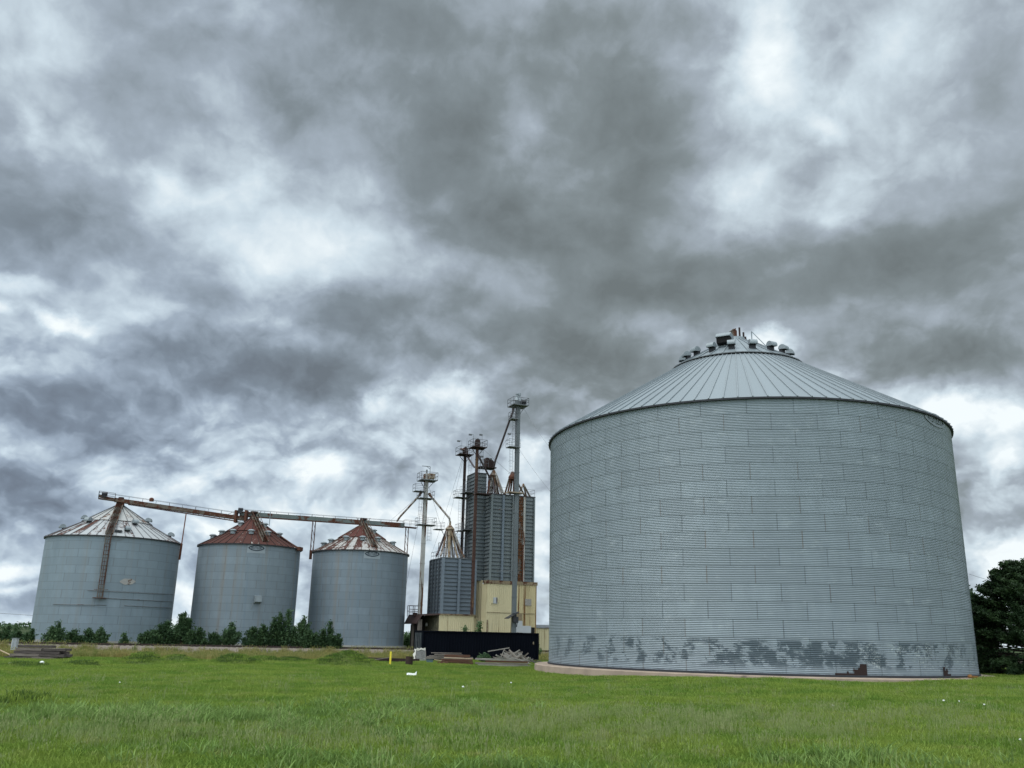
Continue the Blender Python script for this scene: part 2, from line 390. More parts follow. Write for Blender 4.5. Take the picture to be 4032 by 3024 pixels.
def roofmat(name, base, rust_share, panels, rustcol, panel_bias):
    m, T, b = newmat(name); uv = T.n('UVMap'); uv.uv_map = 'uv'; uv = uv.outputs[0]; s = T.sep(uv)   # u = panel number, v = metres down the slope
    wn = T.n('TexWhiteNoise', noise_dimensions='1D'); T.put(wn.inputs['W'], T.math('FLOOR', s[0]))
    col = T.mix(wn.outputs[0], tuple(x * .9 for x in base), base)
    if rust_share > 0:
        n1 = T.noise(T.mapping(uv, (1.6, .9, 1)), 1.25, 7, .75)
        n2 = T.noise(T.mapping(uv, (.12, .12, 1), loc=(4, 1, 0)), 1.0, 3, .6)
        f = T.math('ADD', T.math('MULTIPLY', T.math('SUBTRACT', wn.outputs[0], .5), panel_bias), T.math('ADD', n1, T.math('MULTIPLY', T.math('SUBTRACT', n2, .5), .9)))
        f = T.maprange(f, .79 - rust_share * .64, .88 - rust_share * .64)
        col = T.mix(f, col, T.mix(n1, rustcol, tuple(x * .6 for x in rustcol)))
        T.put(b.inputs['Roughness'], T.maprange(f, 0, 1, .5, .9))
    else: b.inputs['Roughness'].default_value = .45
    T.put(b.inputs['Base Color'], col); b.inputs['Metallic'].default_value = .2 if rust_share == 0 else .0
    b.inputs['Specular IOR Level'].default_value = .3
    return m

def cyl(cx, cy, a, R, z): return Vector((cx + R * math.cos(a), cy + R * math.sin(a), z))
def bin_wall(parent, cx, cy, R, z0, z1, m, segs, corr):
    rows = max(2, int(round((z1 - z0) * corr)) + 1) if corr else 18
    zz = np.linspace(z0, z1, rows); a0 = math.atan2(-cy, -cx)
    th = np.linspace(-PI, PI, segs + 1)
    rr = R + (.016 * np.cos((zz - z0) * 10 * 2 * PI) if corr else 0 * zz)
    A, ZZ = np.meshgrid(th, zz); RR = np.repeat(rr[:, None], segs + 1, 1)
    if corr:                                            # each sheet overlaps the ring below: a small step at every ring joint
        k = (ZZ - z0) % 1.0; RR = RR - .006 * k
    else:
        RR = RR + .012 * np.sin(A * 9 + ZZ * .7) * .5
    P = np.stack([cx + RR * np.cos(A + a0), cy + RR * np.sin(A + a0), ZZ], -1)
    me = gridmesh('wall', P, np.stack([A * R, ZZ - z0], -1))
    return link('wall', me, m, parent, True)
def cone_roof(parent, name, cx, cy, r0, z0, r1, z1, m, panels, rib=.09, ribm=None, thick=.04, sag=0.0):
    """roof skirt from radius r0 (outer, z0) to r1 (inner, z1) made of flat panels with standing ribs"""
    a0 = math.atan2(-cy, -cx); n = panels; rows = 9
    V = []; F = []; UVs = []
    L = math.hypot(r0 - r1, z1 - z0)
    for k in range(n):
        o = len(V)
        for i in range(rows):
            t = i / (rows - 1); r = r0 + (r1 - r0) * t; z = z0 + (z1 - z0) * t - sag * math.sin(PI * t)
            for a in (k, k + 1):
                A = a0 - PI + 2 * PI * a / n
                V.append((cx + r * math.cos(A), cy + r * math.sin(A), z))
        for i in range(rows - 1):
            F.append((o + 2 * i, o + 2 * i + 1, o + 2 * i + 3, o + 2 * i + 2))
            for (uu, vv) in ((k + .02, i), (k + .98, i), (k + .98, i + 1), (k + .02, i + 1)): UVs.append((uu, L * (1 - vv / (rows - 1))))
    me = npmesh(name, np.array(V), np.array(F), np.array(UVs))
    ro = link(name, me, m, parent)
    mb = MB()
    for k in range(n):
        A = a0 - PI + 2 * PI * k / n; d = Vector((math.cos(A), math.sin(A), 0))
        mb.bar(Vector((cx, cy, z0 + .02)) + d * (r0 + .03), Vector((cx, cy, z1 + .02)) + d * r1, rib * .8, rib)
    rb = mb.build('rib', ribm or 'galv', ro); tag(rb, kind='stuff')
    return ro
def emblem(parent, cx, cy, R, px, py, w, h, ink, word, plate=None):
    """oval name emblem painted on a bin wall, wrapped round the cylinder"""
    d = ray(px, py); a = d.x ** 2 + d.y ** 2; bq = -2 * (d.x * cx + d.y * cy); c = cx * cx + cy * cy - R * R
    t = (-bq - math.sqrt(max(bq * bq - 4 * a * c, 0))) / (2 * a); p = EYE + d * t
    ac = math.atan2(p.y - cy, p.x - cx); zc = p.z
    def wrap(x, y, o): return cyl(cx, cy, ac + x / R, R + o, zc + y)
    def lens(s, n=40):                                  # pointed oval
        out = []
        for k in range(n):
            q = 2 * PI * k / n; out.append((s * w / 2 * math.cos(q), s * h / 2 * math.sin(q) * (abs(math.sin(q)) ** .35)))
        return out
    mb = MB(); o1, i1 = lens(1), [(x * .82, y * .66) for x, y in lens(1)]; n = len(o1)
    vs = [wrap(x, y, .05) for x, y in o1] + [wrap(x, y, .05) for x, y in i1]
    mb.add(vs, [(k, (k + 1) % n, n + (k + 1) % n, n + k) for k in range(n)])
    em = mb.build('emblem', ink, parent)
    if plate:
        mb = MB(); vs = []; cols = 12
        for i in range(cols + 1):
            x = (i / cols - .5) * w * 1.1
            vs += [wrap(x, -h * .85, .03), wrap(x, h * .62, .03)]
        mb.add(vs, [(2 * i, 2 * i + 2, 2 * i + 3, 2 * i + 1) for i in range(cols)]); mb.build('backing_plate', plate, em)
    cu = bpy.data.curves.new('lettering', 'FONT'); cu.body = word; cu.size = h * .62; cu.align_x = 'CENTER'; cu.align_y = 'CENTER'; cu.offset = .008 * h; cu.resolution_u = 3
    tmp = bpy.data.objects.new('lettering', cu); COL.objects.link(tmp)
    dg = bpy.context.evaluated_depsgraph_get(); me = bpy.data.meshes.new_from_object(tmp.evaluated_get(dg)); bpy.data.objects.remove(tmp)
    ex = max(abs(v.co.x) for v in me.vertices); sx = w * .33 / ex
    for v in me.vertices: v.co = wrap(v.co.x * sx, v.co.y, .055)
    me.materials.clear(); me.name = 'lettering'; link('lettering', me, ink, em)
def railing_bars(mb, pts, h=1.0, r=.022, post=1.4, mids=1, closed=False):
    pts = [Vector(p) for p in pts]
    if closed: pts.append(pts[0])
    for a, b in zip(pts[:-1], pts[1:]):
        L = (b - a).length; n = max(1, int(round(L / post)))
        for i in range(n + 1): q = a.lerp(b, i / n); mb.bar(q, q + Z * h, r * 1.6)
        for k in range(mids + 1): e = Z * h * (1 - k / (mids + 1)); mb.bar(a + e, b + e, r * 1.6)
    return mb
def ladder_bars(mb, p, q, side, w=.45, rung=.4, r=.03, cage=None):
    p, q, side = Vector(p), Vector(q), Vector(side).normalized()
    mb.bar(p + side * w / 2, q + side * w / 2, r * 1.5); mb.bar(p - side * w / 2, q - side * w / 2, r * 1.5)
    n = int((q - p).length / rung)
    for i in range(n):
        e = p.lerp(q, (i + .5) / n); mb.bar(e - side * w / 2, e + side * w / 2, r)
    if cage is not None:
        out = Vector(cage); nh = max(2, int((q - p).length / 1.3))
        for i in range(nh + 1):
            e = p.lerp(q, i / nh)
            for k in range(6):
                t0, t1 = PI * k / 6, PI * (k + 1) / 6
                mb.bar(e + side * .36 * math.cos(t0) + out * .7 * math.sin(t0), e + side * .36 * math.cos(t1) + out * .7 * math.sin(t1), r)
        for t0 in (.8, PI / 2, PI - .8):
            o_ = side * .36 * math.cos(t0) + out * .7 * math.sin(t0); mb.bar(p + o_, q + o_, r)
    return mb

# ---- the big bin
M['wall_big'] = wallmat('corrugated_galvanised_sheets', 2.75, .9, (.25, .298, .334), 0.0, True, .045)
M['roof_big'] = roofmat('pale_galvanised_roof', (.205, .245, .268), 0.0, 104, RUST, 0)
cx, cy, R = SILO; ZB, ZE = .55, 16.55; a0 = math.atan2(-cy, -cx)
big = thing('grain_bin', (cx, cy, 0), 'huge corrugated galvanised grain bin on a round concrete slab, largest in view', 'grain bin', 'round steel grain bins')
bin_wall(big, cx, cy, R, ZB, ZE, 'wall_big', 256, 60)
ZA = zat(cx, cy, 1346)
r1 = 4.9; r2 = .85
za = ZE + (ZA - ZE) * (R + .14 - r1) / (R + .14 - r2)
cone_roof(big, 'roof', cx, cy, R + .16, ZE - .02, r1 - .1, za + .01, 'roof_big', 104, .065)
cone_roof(big, 'roof_cap', cx, cy, r1 + .1, za + .05, r2, ZA, 'roof_big', 34, .07)
mb = MB(); mb.lathe((cx, cy, ZE), [(R + .05, -.13), (R + .17, -.13), (R + .17, -.04), (R + .05, -.04)], 128); mb.build('eave_flashing', 'edge_dark', big)
mb = MB(); mb.lathe((cx, cy, za), [(r1 - .02, .03), (r1 + .16, .0), (r1 + .16, .06), (r1 - .02, .1)], 96); mb.build('roof_seam_ring', 'galv_dark', big)
mb = MB(); mb.lathe((cx, cy, ZA - .15), [(r2 + .1, 0), (r2 + .05, .32), (.62, .40), (.6, .30), (.55, .28)], 28); pk = mb.build('peak_collar', 'galv', big)
mb = MB()
pc = Vector((cx - .22, cy - .1, ZA + .16))
mb.prism([pc + Vector((x, -.3, z)) for x, z in ((-.42, .0), (.28, .0), (.30, .62), (.22, .72), (.02, .80), (-.18, .62), (-.42, .45))], (0, .6, 0))
mb.box(pc + Vector((-.05, 0, .02)), (.95, .8, .07)); mb.box(pc + Vector((.0, -.01, .68)), (.5, .66, .06), rot=Matrix.Rotation(-.5, 3, 'Y'))
mb.build('peak_fill_hood', 'rust_paint', big)
for (px, py0, py1) in ((2911, 1290, 1345), (2927, 1309, 1349)):
    t = W(px, py0, cy - .6); mb = MB(); mb.tube([(t.x, t.y, ZA - .2), (t.x, t.y, t.z)], .075, 10); mb.box((t.x + .05, t.y, ZA + .05), (.25, .25, .3)); mb.build('stub_pipe', 'rust_dark', big)
def roof_hood(parent, cx, cy, ang, rad, zroof, slope, w=.56, r=.30, m='galv', throat=.42):
    """gooseneck roof vent: half-drum hood that opens down the slope on a square throat"""
    o = Vector((math.cos(ang), math.sin(ang), 0)); t = Vector((-math.sin(ang), math.cos(ang), 0)); b = Vector((cx, cy, zroof)) + o * rad
    mb = MB(); c = b + Z * (throat + .1)
    poly = [c + o * r * math.cos(q) + Z * r * math.sin(q) for q in np.linspace(-.35, PI + .1, 15)]
    n = len(poly); inner = [c + (p - c) * .9 for p in poly]
    for s in (-1, 1):                                   # side cheeks
        mb.add([p + t * s * w / 2 for p in poly], [tuple(range(n))])
    for i in range(n - 1): mb.add([poly[i] - t * w / 2, poly[i + 1] - t * w / 2, poly[i + 1] + t * w / 2, poly[i] + t * w / 2], [(0, 1, 2, 3)])
    hd = mb.build('roof_vent', m, parent)
    mb = MB(); mb.box(c - o * r * .45 - Z * (throat * .5 + .1), (.55 * r * 1.6, w * .8, throat + .5), rot=Matrix.Rotation(ang, 3, 'Z')); mb.build('throat', 'edge_dark' if m == 'galv' else m, hd)
    return hd
sl = (ZA - ZE) / (R - r2)
for px in (2690, 2708, 2745, 2806, 2879, 2956, 3024, 3068, 3094, 2720):
    rad = 4.1
    x = (px - 2893) / 200.0; x = max(-1.12, min(1.12, x * .97))
    if abs(x) <= 1.0: ang = a0 + math.asin(x)
    else: ang = a0 + math.copysign(PI / 2 + (abs(x) - 1) * 4, x)
    if px == 2720: ang = a0 - PI * .72
    roof_hood(big, cx, cy, ang, rad, ZA - (rad - r2) * sl, sl)
rad = 3.0; ang = a0 - .25
fo = Vector((math.cos(ang), math.sin(ang), 0)); ft = Vector((-math.sin(ang), math.cos(ang), 0)); fb = Vector((cx, cy, ZA - (rad - r2) * sl + .12)) + fo * rad
mb = MB(); mb.prism([fb - ft * .55 + fo * x + Z * z for x, z in ((-.5, -.1), (-.5, .82), (.25, .92), (.62, .62), (.62, .55), (.1, .5), (.0, -.2))], ft * 1.1); fan = mb.build('exhaust_fan_hood', 'galv', big)
mb = MB(); mb.prism([fb - ft * .5 + fo * x + Z * z for x, z in ((.05, .02), (.12, .495), (.55, .54), (.5, .1))], ft * 1.0); mb.build('opening', 'dark_void', fan)
mb = MB(); q0 = cyl(cx, cy, a0 + .95, 3.9, ZA - (3.9 - r2) * sl + .1); q1 = cyl(cx, cy, a0 + 1.0, 1.5, ZA - .25)
ladder_bars(mb, q0, q1, (-math.sin(a0 + .95), math.cos(a0 + .95), 0)); mb.bar(q1 + Z * 0, q1 + Z * .75, .06); mb.bar(q1 + Z * .75, q1.lerp(q0, .55), .05); mb.build('roof_ladder', 'galv', big)
mb = MB(); mb.lathe((cx, cy, -.4), [(R + 1.05, 0), (R + 1.0, .90), (R + .9, .945), (R - .5, .95), (R - .5, 0)], 160); mb.build('concrete_slab', 'concrete', big)
mb = MB(); mb.lathe((cx, cy, ZB), [(R + .09, .004), (R + .09, .10), (R + .02, .12), (R + .02, .004)], 160); mb.build('base_sealant', 'edge_dark', big)
emblem(big, cx, cy, R, 3684, 1656, 3.2, .85, 'emblem_faint', 'BUTLER')
for (px, py, steps) in ((3412, 2653, [(0, .72), (.2, .72), (.42, .6), (.5, .42), (.75, .5), (.8, .3), (1.1, .34), (1.25, .2), (1.7, .22), (1.9, .1), (2.6, .12)]), (3712, 2655, [(0, .66), (-.1, .66), (-.2, .42), (-.32, .5), (-.45, .28), (-.7, .3), (-.8, .15), (-1.2, .12)])):
    d = ray(px, py - 20); th = math.atan2(d.x, d.y)
    best = min((abs(proj(cyl(cx, cy, a0 + q, R, ZB + .5))[0] - px), q) for q in np.linspace(-1.3, 1.3, 1200))[1]
    mb = MB(); prev = None
    for (s, hgt), (s2, h2) in zip(steps[:-1], steps[1:]):
        a1, a2 = a0 + best - s / R, a0 + best - s2 / R
        for kk in range(max(1, int(hgt / .1))):
            z1_ = ZB + .02 + kk * .1; jig = rnd.uniform(-.06, .06) / R if kk * .1 > h2 - .1 else 0
            mb.add([cyl(cx, cy, a1, R + .03, z1_), cyl(cx, cy, a2 + jig, R + .03, z1_), cyl(cx, cy, a2 + jig, R + .034, z1_ + .1), cyl(cx, cy, a1, R + .034, z1_ + .1)], [(0, 1, 2, 3)])
    mb.build('rusted_hole', 'rust_dark', big)

# ---- three smaller bins by the track
def side_vent(parent, cx, cy, ang, rad, zr, kind):
    if kind == 'goose': return roof_hood(parent, cx, cy, ang, rad, zr, 0, .7, .40, 'galv', .2)
    p = cyl(cx, cy, ang, rad, zr); mb = MB(); mb.lathe(p, [(.34, -.1), (.34, .28), (.5, .3), (.52, .38), (.3, .52), (.1, .56)], 16); return mb.build('roof_vent', 'galv', parent)
BINS = {}
def small_bin(key, label, cx, cy, R, ze, apex_py, tone, streak, roofm, panels, vents, vkind, brk):
    a0 = math.atan2(-cy, -cx); zb = .75
    t = thing('grain_bin', (cx, cy, .1), label, 'grain bin', 'round steel grain bins')
    wm = wallmat('bin_sheet_' + key, 2.9, rnd.uniform(0, 2), tone, streak, False, .07)
    bin_wall(t, cx, cy, R, zb, ze, wm, 128, 0)
    za = zat(cx, cy, apex_py); zbk = ze + (za - ze) * (1 - brk)
    rb = R * brk
    cone_roof(t, 'roof', cx, cy, R + .2, ze, rb - .1, zbk + .02, roofm[0], panels, .07, roofm[2])
    cone_roof(t, 'roof_cap', cx, cy, rb + .08, zbk + .05, .45, za, roofm[1], panels // 2, .07, roofm[2])
    mb = MB(); mb.lathe((cx, cy, ze), [(R + .02, -.14), (R + .22, -.14), (R + .22, -.03), (R + .02, -.03)], 96); mb.build('eave_flashing', 'edge_dark', t)
    mb = MB(); mb.lathe((cx, cy, za - .1), [(.55, 0), (.5, .3), (.32, .38), (.2, .7)], 20); mb.build('peak_collar', 'rust_dark', t)
    mb = MB(); mb.lathe((cx, cy, -.4), [(R + .5, 0), (R + .5, 1.15), (R - .4, 1.15), (R - .4, 0)], 96); mb.build('foundation', 'pale_concrete', t)
    for (da, fr) in vents:
        side_vent(t, cx, cy, a0 + da, R * fr, ze + (za - ze) * (1 - fr) + .05, vkind)
    BINS[key] = dict(t=t, cx=cx, cy=cy, R=R, ze=ze, za=za, a0=a0, zb=zb)
    return t
M['roof_w'] = roofmat('white_roof_with_rust_streaks', (.34, .36, .37), .50, 48, (.085, .036, .026), .26)
M['roof_r'] = roofmat('rust_red_roof_with_bare_patches', (.38, .365, .335), .93, 40, (.07, .024, .018), .32)
M['roof_p'] = roofmat('peeling_roof_half_rusted', (.33, .33, .32), .53, 40, (.068, .025, .019), .16)
M['roof_rc'] = roofmat('rust_red_roof_cap', (.36, .345, .31), .80, 20, (.085, .028, .022), .3)
M['roof_wc'] = roofmat('white_roof_cap', (.33, .34, .335), .28, 24, (.12, .06, .035), .3)
LB = small_bin('left', 'wide galvanised bin with pale rust-streaked roof and a wall ladder, leftmost', -52.9, 120.5, 8.35, 13.5, 1990, (.20, .255, .295), .45, ('roof_w', 'roof_wc', 'steel_tube'), 48,
    [(-.75, .62), (-1.45, .5), (.42, .62), (1.25, .48), (1.3, .85), (-1.35, .8), (.18, .86)], 'goose', .52)
MIDB = small_bin('middle', 'galvanised bin with dark rust-red roof and oval emblem, between two other bins', -36.2, 125.9, 6.88, 13.5, 2042, (.19, .235, .27), 1.0, ('roof_r', 'roof_rc', 'rust_dark'), 40,
    [(-.62, .62), (-.02, .62), (-1.2, .62), (.52, .62), (1.05, .62), (-1.45, .75), (.9, .3), (-.9, .3)], 'cap', .5)
RB = small_bin('right', 'galvanised bin with peeling half-rusted roof and oval emblem, beside the white bucket elevator', -21.5, 131.2, 6.83, 13.5, 2068, (.175, .22, .258), .9, ('roof_p', 'roof_rc', 'rust_paint'), 40,
    [(-.55, .62), (0.02, .62), (-1.15, .7), (-1.4, .8), (.55, .62), (1.2, .7), (.9, .3)], 'cap', .5)
for key, px, py, ink in (('middle', 1010, 2153, 'emblem_ink'), ('right', 1466, 2176, 'emblem_ink')):
    b = BINS[key]; emblem(b['t'], b['cx'], b['cy'], b['R'], px, py + 5, 2.1, .78, ink, 'BUTLER', 'emblem_plate')
b = BINS['left']; emblem(b['t'], b['cx'], b['cy'], b['R'], 462, 2121, 1.7, .5, 'emblem_faint', 'BUTLER')
# left bin ladder down roof and wall
def on_wall(b, px, py, o=.0):
    d = ray(px, py); cx, cy, R = b['cx'], b['cy'], b['R'] + o
    a = d.x ** 2 + d.y ** 2; bq = -2 * (d.x * cx + d.y * cy); c = cx * cx + cy * cy - R * R
    return EYE + d * ((-bq - math.sqrt(max(0, bq * bq - 4 * a * c))) / (2 * a))
p_top = on_wall(b, 428, 2108, .25); ang = math.atan2(p_top.y - b['cy'], p_top.x - b['cx'])
tn = Vector((-math.sin(ang), math.cos(ang), 0)); on = Vector((math.cos(ang), math.sin(ang), 0))
zl = on_wall(b, 398, 2355).z
mb = MB(); pw = cyl(b['cx'], b['cy'], ang, b['R'] + .18, 0)
ladder_bars(mb, (pw.x, pw.y, zl), (pw.x, pw.y, b['ze'] + .2), tn, .62, .45, .05, on * .75)
for hgt in (.0, 1.0): mb.bar(pw + Z * (zl + hgt) + on * .7 - tn * .7, pw + Z * (zl + hgt) + on * .7 + tn * .9, .05)
mb.box(pw + Z * zl + on * .35, (1.5, .8, .08), ang + PI / 2); mb.build('wall_ladder', 'rust_paint', b['t'])
mb = MB(); e0 = cyl(b['cx'], b['cy'], ang, b['R'] + .2, b['ze'] + .22); e1 = cyl(b['cx'], b['cy'], ang, .4, b['za'] + .3)
for s in (-.42, .42): mb.bar(e0 + tn * s, e1 + tn * s, .07, .24)
n = 34
for i in range(n): q = e0.lerp(e1, (i + .5) / n); mb.box(q, (.85, .3, .05), ang + PI / 2)
mb.build('roof_stair', 'rust_paint', b['t'])
mb = MB(); hp = cyl(b['cx'], b['cy'], ang + .13, b['R'] * .88, b['ze'] + (b['za'] - b['ze']) * .12)
mb.box(hp + Z * .1, (.9, .8, .25), ang); mb.build('roof_hatch', 'edge_dark', b['t'])
mb = MB(); railing_bars(mb, [hp - tn * .5 + on * .5, hp + tn * .8 + on * .5, hp + tn * .8 - on * .6], 1.1, .02); mb.build('hatch_railing', 'steel_tube', b['t'])
# conduit lines and pale torn patch on the left bin
for (y0, xa, ya, xb, yb) in ((0, 345, 2324, 680, 2341), (0, 395, 2354, 678, 2369), (0, 208, 2379, 420, 2383), (0, 490, 2384, 678, 2394)):
    mb = MB(); pts = []
    for i in range(11):
        f = i / 10; pts.append(on_wall(b, xa + (xb - xa) * f, ya + (yb - ya) * f, .07))
    mb.tube(pts, .035, 6); mb.build('conduit', 'galv_dark', b['t'])
mb = MB(); vs = []
for i in range(13):
    f = i / 12; x = 472 + 62 * f; hgt = 13 * (1 - abs(2 * f - 1) ** 3) + rnd.uniform(-2, 2)
    vs += [on_wall(b, x, 2290 + hgt, .05), on_wall(b, x, 2290 - hgt, .05)]
mb.add(vs, [(2 * i, 2 * i + 2, 2 * i + 3, 2 * i + 1) for i in range(12)])
M['patch'] = mat('torn_pale_patch', (.34, .33, .31), (.25, .25, .25), 1.5, .7, 0, rust=(.22, (.12, .07, .045), 1.2, (1, 1, 1))); mb.build('torn_patch', 'patch', b['t'])
# middle bin: wall spout box, loose roof flap and twin catwalk on the roof; same catwalk on the right bin
b = BINS['middle']; q = on_wall(b, 1012, 2362, .0); ang = math.atan2(q.y - b['cy'], q.x - b['cx']); on = Vector((math.cos(ang), math.sin(ang), 0)); tn = Vector((-math.sin(ang), math.cos(ang), 0))
mb = MB(); mb.prism([q - tn * .4 + Z * .55 + on * .02, q - tn * .4 + Z * .5 + on * .7, q - tn * .4 - Z * .25 + on * .75, q - tn * .4 - Z * .5 + on * .02], tn * .85); mb.bar(q - tn * .55 + on * .3 - Z * .3, q - tn * .65 + on * .1 - Z * 1.3, .06); mb.build('unload_spout', 'galv', b['t'])
mb = MB()
e0 = cyl(b['cx'], b['cy'], b['a0'] + 1.15, b['R'] + .35, b['ze'] - .1); e1 = cyl(b['cx'], b['cy'], b['a0'] + 1.02, b['R'] * .55, b['ze'] + 2.1)
mb.bar(e0, e1, .9, .10); mb.box(e0 + Z * .05, (.5, 1.1, .5), b['a0'] + 1.1); mb.build('loose_roof_flap', 'rust', b['t'])
for key in ('middle', 'right'):
    b = BINS[key]; ang = b['a0'] + .30
    mb = MB(); tn = Vector((-math.sin(ang), math.cos(ang), 0))
    e0 = cyl(b['cx'], b['cy'], ang, b['R'] * .93, b['ze'] + (b['za'] - b['ze']) * .07 + .15); e1 = cyl(b['cx'], b['cy'], ang - .1, .6, b['za'] + .25)
    for s in (-.38, .38): mb.bar(e0 + tn * s, e1 + tn * s, .08, .2)
    for i in range(24): q = e0.lerp(e1, (i + .5) / 24); mb.box(q, (.75, .22, .05), ang + PI / 2)
    for s in (-.4, .4):
        mb.bar(e0 + tn * s + Z * .75, e1 + tn * s + Z * .75, .05)
        for i in range(8): q = e0.lerp(e1, i / 7) + tn * s; mb.bar(q, q + Z * .75, .045)
    mb.build('roof_stair', 'rust_paint', b['t'])
p = cyl(BINS['middle']['cx'], BINS['middle']['cy'], BINS['middle']['a0'] + 1.2, 2.4, BINS['middle']['za'] - 1.0); mb = MB(); mb.tube([p, p + Z * 2.0], .05, 6); mb.build('vent_pipe', 'galv', BINS['middle']['t'])

# ------------------------------------------------------------------ conveyors over the bins
def conveyor(label, p0, p1, m, hgt, rail_h, gap, far, name='grain_conveyor'):
    t = thing(name, (p0 + p1) / 2, label, 'conveyor', 'overhead grain conveyors')
    d = (p1 - p0).normalized(); side = d.cross(Z).normalized()
    if side.y < 0: side = -side
    L = (p1 - p0).length
    mb = MB(); mb.bar(p0, p1, .55, hgt); n = int(L / 2.6)
    for i in range(n + 1): q = p0.lerp(p1, i / n); mb.bar(q - Z * (hgt / 2 + .03), q + Z * (hgt / 2 + .03), .62, .09, up=d)
    mb.build('casing', m, t)
    mb = MB(); w0 = p0 + side * .7 - Z * hgt * .3; w1 = p1 + side * .7 - Z * hgt * .3; mb.bar(w0, w1, .7, .07); mb.build('walkway', 'rust', t)
    mb = MB(); railing_bars(mb, [w0 + side * .33, w1 + side * .33], rail_h, .024, 1.7, 1); railing_bars(mb, [w0 - side * .33 + Z * hgt * .5, w1 - side * .33 + Z * hgt * .5], rail_h - hgt * .5, .02, 3.4, 0); mb.build('railing', 'steel_tube', t)
    return t, d, side
c1a, c1b = W(452, 1968, 119.6), W(972, 2044, 126.6)
t, d, side = conveyor('rusty sloping conveyor with truss and walkway from the leftmost bin peak to the middle bin', c1a, c1b, 'rust_paint', .52, .95, 0, 0)
mb = MB(); lo0, lo1 = W(505, 1985, 120.2), W(965, 2056, 126.3)                         # under-truss
mb.bar(lo0, lo1, .07); mb.bar(lo0 + side * .7, lo1 + side * .7, .07)
n = 22
for i in range(n + 1): q = lo0.lerp(lo1, i / n); mb.bar(q, q + Z * .4, .05); mb.bar(q, q + side * .7, .05)
mb.build('truss', 'rust', t)
q0 = W(388, 1957, 118.7); mb = MB(); mb.bar(q0 - Z * .2, c1a - Z * .15, .9, .09); mb.bar(q0 + Z * .15, c1a, .45, .3); mb.build('end_platform', 'rust_paint', t)
mb = MB(); railing_bars(mb, [q0 - side * .5 - Z * .2, c1a - side * .5 - Z * .15], .95, .03, 1.2, 1); railing_bars(mb, [q0 - side * .5 - Z * .2, q0 + side * .8 - Z * .2, c1a + side * .8 - Z * .15], .95, .03, 1.2, 1); mb.build('end_railing', 'rust_dark', t)
mo = W(412, 1945, 118.9); mb = MB(); mb.tube([mo - U * .35, mo + U * .35], .24, 12); mb.box(mo - Z * .3, (.5, .5, .3), PHI); mb.build('motor', 'edge_dark', t)
lb = BINS['left']; mb = MB(); mb.lathe((lb['cx'], lb['cy'], lb['za'] + .2), [(.5, 0), (.45, .25), (.7, .3), (.9, .42), (.9, .52), (.4, .55), (.35, .9)], 16); mb.build('discharge_chute', 'rust_dark', t)
mb = MB(); q = W(596, 1974, 121.6); mb.lathe(q, [(.3, 0), (.32, .35), (.15, .5)], 10); mb.build('gear_box', 'rust', t)
q1 = W(733, 2022, 123.0); 
rbp = on_wall(BINS['left'], 711, 2142, .2); mb = MB(); mb.bar(q1, (rbp.x + .15, rbp.y, rbp.z + .0), .14); mb.bar((rbp.x + .15, rbp.y, rbp.z + .05), (rbp.x + .1, rbp.y, rbp.z - 2.1), .22); mb.build('support_post', 'rust', t)
c2a, c2b = W(945, 2022, 126.3), W(1590, 2068, 132.9)
t2, d2, side2 = conveyor('long level grey-green conveyor with railed walkway from the middle bin to the white elevator', c2a, c2b, 'green_paint', .58, .85, 0, 0)
mb = MB(); ee = W(1640, 2074, 133.4); mb.bar(c2b - Z * .25, ee - Z * .22, 1.2, .1); mb.bar(c2a - Z * .36, c2b - Z * .34, .5, .12); mb.build('walkway_extension', 'rust', t2)
mb = MB(); railing_bars(mb, [c2b + side2 * .6 - Z * .2, ee + side2 * .6 - Z * .2], 1.0, .022, 1.0, 1); railing_bars(mb, [c2b - side2 * .6 - Z * .2, ee - side2 * .6 - Z * .2], 1.0, .022, 1.0, 1); mb.build('end_railing', 'steel_tube', t2)
for (px, py0, py1) in ((932, 2010, 2058), (972, 2010, 2056)):
    a_, b_ = W(px, py0, 126.0), W(px, py1, 126.0); mb = MB(); mb.bar((a_.x, a_.y, a_.z), (a_.x, a_.y, b_.z), .3, .9, up=(0, 1, 0)); mb.build('transfer_frame', 'rust', t2)
mo = W(947, 2006, 125.8); mb = MB(); mb.tube([mo - U * .3, mo + U * .35], .24, 12); mb.box(mo - Z * .35 - U * .05, (.45, .5, .45), PHI); mb.build('motor', 'edge_dark', t2)
mb = MB(); mb.bar(W(938, 2018, 126.8), W(895, 2036, 126.4), .05); mb.bar(W(938, 2008, 126.8), W(895, 2026, 126.4), .05); mb.build('link_railing', 'steel_tube', t2)
for key in ('middle', 'right'):
    bb = BINS[key]; mb = MB(); mb.lathe((bb['cx'], bb['cy'], bb['za'] + .25), [(.35, 0), (.3, .35), (.5, .5), (.5, .75)], 12)
    for s in (-1, 1): mb.bar((bb['cx'] + s * .5, bb['cy'], bb['za'] + .1), (bb['cx'] + s * 1.0, bb['cy'], bb['za'] + 1.1), .06)
    mb.build('discharge_chute', 'rust_dark', t2)
